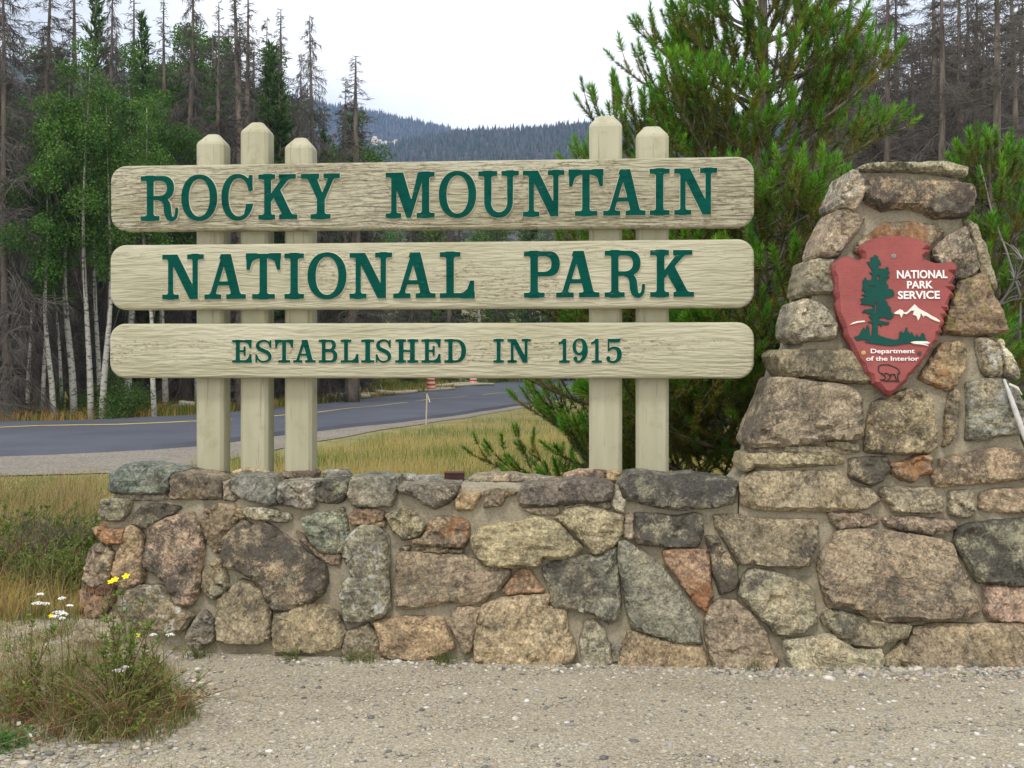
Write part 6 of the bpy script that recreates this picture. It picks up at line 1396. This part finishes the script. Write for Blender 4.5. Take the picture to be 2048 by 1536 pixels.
tuft('arching straw grass reaching towards the wall foot', 310, 1430, 50, .15, .5, 3, DRY, 1.1); tuft('loose reddish dry grass right of the sparse shrub', 110, 1475, 70, .08, .3, 31, [(.34, .18, .10), (.42, .33, .15)], 1.0); tuft('wispy golden grass at the very left below the yarrow', -10, 1400, 50, .15, .5, 32, DRY[:3], .8); tuft('wispy seed grass between the two shrubs', 165, 1400, 50, .25, .6, 33, DRY[:2], .6, .0016); tuft('sparse dry grass at the left picture edge', 30, 1430, 80, .1, .4, 4, DRY, .7)
tuft('long arching seed grass in front of the wall end', 200, 1380, 26, .35, .62, 5, DRY[:2], .8, .0018)
tuft('green grass below the yellow-flowered shrub', 270, 1460, 130, .04, .16, 6, FR, 1.0); tuft('green grass left of the straw clump', 180, 1475, 140, .05, .18, 7, FR, .8); tuft('green grass right of the shrub on the gravel', 345, 1430, 130, .04, .16, 8, FR, .9)
for px, n, lab, sd in [(403, 70, 'small dark green weed at the wall foot below the narrow grey stone', 9), (590, 45, 'thin grassy weed under the tan base stone', 10), (708, 60, 'scruffy weed below the tall pale green stone', 11), (740, 40, 'small weed at the joint of the orange base stone', 12), (890, 70, 'yellowish weed in the crack left of the big tan base stone', 13), (1500, 45, 'small weed under the rounded brown base stone', 14)]:
    q = WALL.hit(px, 1320); p_ = (q.x, q.y-.09); rr2 = CAMZ/(p_[1])*F+HY; tuft(lab, 1024+p_[0]/p_[1]*F, rr2, n, .03, .11, sd, FR, .8, .0018, 'weed', 'weed', 'weeds at the wall foot')
# clover
b_ = ground(30, 1492); r = np.random.default_rng(8); root = thing('clover_patch', 'dark green clover patch with pinkish flowers in the bottom left corner', 'clover', tuple(b_)); P = []; n = 420
mb = MB()
for i in range(n):
    c_ = np.array(b_)+np.array([r.normal(-.05, .075), r.normal(0, .07), r.uniform(.01, .055)]); a0 = r.uniform(0, 6.28); s_ = r.uniform(.006, .012)
    for k in range(3):
        a = a0+k*2.1; d = np.array([math.cos(a), math.sin(a), .25]); w2 = np.array([-math.sin(a), math.cos(a), 0]); g = np.array([.045, .16, .016])*r.uniform(.7, 1.5)
        mb.add([c_, c_+d*s_*.6-w2*s_*.45, c_+d*s_*1.1-w2*s_*.2, c_+d*s_*1.1+w2*s_*.2, c_+d*s_*.6+w2*s_*.45], [(0, 1, 2, 3, 4)], g)
tag(mb.build('foliage', M_LEAF, root), kind='stuff')
for px, py, c_ in [(24, 1488, (.75, .60, .55)), (61, 1471, (.78, .75, .62)), (78, 1484, (.62, .45, .42)), (38, 1447, (.75, .72, .62)), (66, 1510, (.7, .58, .5)), (40, 1468, (.30, .13, .07)), (72, 1478, (.32, .15, .07)), (62, 1440, (.28, .13, .08))]:
    q = at(px, py, b_.y-.02); mb = MB()
    for i in range(30):
        d = r.normal(size=3); d /= np.linalg.norm(d); p = np.array(q)+d*.006; s_ = np.cross(d, r.normal(size=3)); s_ = s_/np.linalg.norm(s_)*.0028; mb.add([p-s_, p+s_, p+d*.006], [(0, 1, 2)], c_)
    V = ico*.0075+np.array(q); mb.add(V, IF, c_); V, Fc = seg_mesh([np.array(q)], [np.array([q.x, q.y, b_.z])], [.0012], [.0012]); mb.add(V, Fc.tolist(), (.08, .14, .04)); mb.build('flower', M_V, root)
# brush left of the wall
BR = [(75, 1190, .34, 26, 'olive brown scrub low in front of the purple-grey thicket', (.17, .13, .08), 26), (150, 1195, .30, 20, 'dark olive scrub at the foot of the wall end', (.13, .10, .06), 34), (-20, 1180, .4, 24, 'scrub cut off by the left picture edge', (.18, .13, .10), 26), (95, 1150, .42, 40, 'purple-grey twiggy brush thicket left of the wall end', (.17, .12, .13), 4), (45, 1165, .36, 30, 'brownish twiggy brush nearest the left edge', (.24, .16, .12), 4), (140, 1140, .40, 30, 'grey twiggy brush close to the wall end', (.18, .14, .14), 8),
      (170, 1150, .38, 22, 'bright green bush touching the wall end', (.12, .09, .05), 60), (15, 1125, .42, 24, 'bright green bush at the left edge of the meadow', (.12, .09, .05), 60), (60, 1110, .35, 18, 'green and brown brush behind the purple-grey thicket', (.15, .11, .09), 22), (120, 1100, .32, 18, 'low mixed brush behind the grey twigs', (.15, .11, .09), 22)]
for i, (px, py, h, ns, lab, sc_, nl) in enumerate(BR):
    b_ = ground(px, py); rr3 = random.Random(i+5); woody_plant('brush', lab, 'brush', b_, [(rr3.gauss(0, .24), rr3.gauss(0, .2), h*1.15*rr3.uniform(.5, 1.1)) for _ in range(int(ns*1.7))], 80+i, LC, sc_, nl, .022, 'brush left of the wall')

# ------------------------------------------------------------------ roadside things
def drum(label, px, py, s_=1.0):
    b_ = ground(px, py); root = thing('traffic_drum', label, 'traffic drum', tuple(b_), 'orange traffic drums beside the road'); H_ = 1.0*s_; bands = [(0, .22, (.85, .09, .01), .30), (.22, .36, (.82, .80, .78), .285), (.36, .52, (.85, .09, .01), .28), (.52, .66, (.82, .80, .78), .268), (.66, .84, (.85, .09, .01), .262), (.84, .97, (.82, .80, .78), .25), (.97, 1.06, (.85, .09, .01), .235)]
    body = None
    for i, (z0, z1_, col, rad) in enumerate(bands):
        mb = MB(); n = 20; V = [(b_.x+rr_*math.cos(a*2*math.pi/n), b_.y+rr_*math.sin(a*2*math.pi/n), b_.z+.05+z*H_) for z, rr_ in ((z0, rad), (z0+.01, rad+.008), (z1_-.01, rad+.008), (z1_, rad)) for a in range(n)]
        mb.add(V, [(l*n+j, l*n+(j+1) % n, (l+1)*n+(j+1) % n, (l+1)*n+j) for l in range(3) for j in range(n)]+([tuple(range(3*n, 4*n))] if i == 6 else []), col); mb.build('band', M_V, root)
    V, Fc = tube([(b_.x, b_.y, b_.z), (b_.x, b_.y, b_.z+.06)], [.40, .37], 20); mb = MB(); mb.add(V, Fc, (.03, .03, .03)); mb.build('rubber_base', M_V, root)
    V, Fc = tube([(b_.x-.09, b_.y, b_.z+1.1), (b_.x-.08, b_.y, b_.z+1.2), (b_.x+.08, b_.y, b_.z+1.2), (b_.x+.09, b_.y, b_.z+1.1)], .02, 6); mb = MB(); mb.add(V, Fc, (.85, .09, .01)); mb.build('handle', M_V, root)
drum('orange and white traffic drum nearer the viewer, left of the pine twigs', 862, 783, .9); drum('orange and white traffic drum farther along the road beside the logs', 947, 772, .9)
def stake(label, x0, y0, y1, col, tape=None):
    b_ = ground(x0, y0); top = at(x0+2, y1, b_.y); mb = MB(); w_ = .022
    n = 4; P0, P1 = Vector(b_)-Vector((0, 0, .05)), Vector(top); V = []
    for p, ww in ((P0, w_*.6), (P0+Vector((0, 0, .06)), w_), (P1-Vector((0, 0, .05)), w_), (P1, w_*.8)): V += [(p.x-ww, p.y-ww*.5, p.z), (p.x+ww, p.y-ww*.5, p.z), (p.x+ww, p.y+ww*.5, p.z), (p.x-ww, p.y+ww*.5, p.z)]
    mb.add(V, [(l*4+j, l*4+(j+1) % 4, l*4+4+(j+1) % 4, l*4+4+j) for l in range(3) for j in range(4)]+[(12, 13, 14, 15)], col)
    root = thing('survey_stake', label, 'stake', tuple(b_)); mb.build('lath', M_V, root)
    mb = MB(); t_ = P1-Vector((0, 0, .06)); V = []
    for i in range(6): V += [(t_.x+.02+.01*i, t_.y-.02-.005*i, t_.z+.03-.045*i), (t_.x+.05+.012*i, t_.y-.02, t_.z-.03-.04*i)]
    mb.add(V, [(2*i, 2*i+1, 2*i+3, 2*i+2) for i in range(5)], tape or (.75, .72, .65)); mb.build('flagging_tape', M_V, root)
stake('thin pale wooden survey stake beside the road, left of the pine twigs', 852, 850, 787, (.46, .38, .26)); stake('thin yellowish survey stake across the road at the left', 129, 834, 783, (.50, .38, .12), (.6, .5, .2))
LG = [((640, 802), (745, 799)), ((715, 797), (790, 792)), ((745, 794), (830, 790)), ((790, 787), (905, 783)), ((836, 782), (900, 783)), ((900, 776), (990, 774)), ((870, 779), (960, 770)), ((910, 763), (962, 771)), ((715, 788), (732, 799))]
LL_ = ['long grey log lying nearest the third post beside the road', 'bleached log second along the road edge', 'thick bleached log with broken stubs at the road edge', 'longest bleached log in front of the nearer drum', 'short log under the nearer traffic drum', 'log between the two drums', 'slanting thin log between the two drums', 'log leaning against the farther drum', 'short stub log sticking up from the pile']
for i, ((xa, ya), (xb, yb)) in enumerate(LG):
    a, b_ = ground(xa, ya), ground(xb, min(yb, 801)); 
    if (b_-a).length > 16: b_ = a+(b_-a)*16/(b_-a).length
    rad = random.Random(i).uniform(.10, .17); root = thing('log', LL_[i], 'log', tuple(a), 'bleached logs along the road edge')
    P = [a+(b_-a)*f_+Vector((.15*math.sin(f_*5+i), 0, rad*.9+.06+.05*math.sin(f_*4+i))) for f_ in np.linspace(0, 1, 9)]
    P = [Vector((p.x, p.y, max(p.z, float(gz(p.x, p.y))+rad*.8))) for p in P]; V, Fc = tube(P, [rad*(1-.35*f_) for f_ in np.linspace(0, 1, 9)], 8); mb = MB(); mb.add(V, Fc, (.42, .37, .27)); mb.build('stem', M_V, root, True)
    for k in range(3):
        p = P[2+k*2]; V, Fc = tube([p, p+Vector((.15*(k-1), -.1, .22+.12*((i+k) % 3)))], [.035, .02], 5); mb = MB(); mb.add(V, Fc, (.46, .41, .31)); mb.build('branch_stub', M_V, root)
def boulder(name, label, p, s_, col, seed):
    r = np.random.default_rng(seed); n, m_ = 14, 9; V = []
    for i in range(m_+1):
        th = math.pi*i/m_
        for j in range(n):
            a = j*2*math.pi/n; d = Vector((math.sin(th)*math.cos(a), math.sin(th)*math.sin(a), math.cos(th))); f_ = 1+.35*noise.noise(d*1.7+Vector((seed, 0, 0))); V.append((p.x+d.x*s_[0]*f_, p.y+d.y*s_[1]*f_, p.z+d.z*s_[2]*f_))
    Fc = [(i*n+j, (i+1)*n+j, (i+1)*n+(j+1) % n, i*n+(j+1) % n) for i in range(m_) for j in range(n)]; mb = MB(); mb.add(V, Fc, col); return tag(mb.build(name, M_PEB, loc=tuple(p)), label, 'rock')
boulder('rock', 'pale grey boulder across the road just left of the first post', ground(372, 818)+Vector((0, 0, .12)), (.42, .3, .24), (.50, .48, .44), 2); boulder('rock', 'smaller pale rock beside the boulder across the road', ground(352, 819)+Vector((0, 0, .06)), (.25, .2, .14), (.45, .43, .40), 5)
# brown box on the wall
q = at(909, 962, 6.12); bx = thing('metal_box', 'small rusty brown metal box on top of the low wall', 'box', (q.x, q.y, q.z)); mb = MB(); w_, h_ = .058, .053
mb.box((q.x-w_, q.y-.04, q.z-.05), (q.x+w_, q.y+.05, q.z+h_-.006), (.060, .026, .024)); mb.build('body', M_V, bx); mb = MB(); mb.box((q.x-w_-.003, q.y-.044, q.z+h_-.004), (q.x+w_+.003, q.y+.054, q.z+h_), (.09, .042, .036)); mb.build('lid', M_V, bx)
mb = MB(); mb.box((q.x-.012, q.y-.047, q.z+.012), (q.x+.012, q.y-.0445, q.z+.044), (.05, .025, .022)); mb.build('hasp', M_V, bx)
# bleached stick against the pillar
PS = Plane(PC-.10, PM, PB); pts = [PS.hit(*p) for p in [(2008, 758), (2018, 785), (2032, 825), (2052, 880), (2072, 930)]]; root = thing('bleached_stick', 'bleached white split branch hanging over the right side of the pillar', 'stick', tuple(pts[0]))
V, Fc = tube(pts, [.006, .011, .015, .014, .010], 7); mb = MB(); mb.add(V, Fc, (.56, .55, .53)); mb.build('stem', M_PEB, root, True); pts = [PS.hit(*p) for p in [(2018, 768), (2034, 776), (2044, 790)]]; V, Fc = tube(pts, [.007, .009, .004], 6); mb = MB(); mb.add(V, Fc, (.60, .57, .50)); mb.build('side_twig', M_PEB, root, True)
# grey dead branch of the pine to the right of the pillar
S_ = Segs(); r = np.random.default_rng(5); P = [np.array(at(*p)) for p in [(1940, 700, 8.6), (2000, 610, 8.4), (2030, 560, 8.3), (2046, 520, 8.2)]]; S_.line(P, .014, .006)
for p in P[1:]:
    for k in range(7): e = p+dirv(r.uniform(0, 6.28), r.uniform(-.3, .9))*r.uniform(.12, .35); S_.line([p, (p+e)/2+np.array([0, 0, .02]), e], .006, .003)
P = [np.array(at(*p)) for p in [(1960, 330, 8.5), (1985, 430, 8.5), (2012, 500, 8.4), (2040, 590, 8.4), (2040, 700, 8.5)]]; S_.line(P, .008, .012)
V, Fc = S_.mesh(); tag(mesh_np('dead_branch', V, Fc, M_TWIG, None, {'col': np.tile([.30, .28, .27], (len(V), 1))}), 'bare grey dead branches beside the right flank of the pillar', 'dead branch')

# ------------------------------------------------------------------ the air
m = bpy.data.materials.new('air'); m.use_nodes = True; t = m.node_tree; t.nodes.clear(); o = t.nodes.new('ShaderNodeOutputMaterial'); pv = t.nodes.new('ShaderNodeVolumePrincipled')
pv.inputs['Color'].default_value = (.36, .58, 1.0, 1); pv.inputs['Density'].default_value = .00016; pv.inputs['Anisotropy'].default_value = .0; t.links.new(pv.outputs[0], o.inputs['Volume'])
mb = MB(); mb.box((-3600, -40, -60), (3600, 2960, 720)); tag(mb.build('haze', m), kind='stuff')
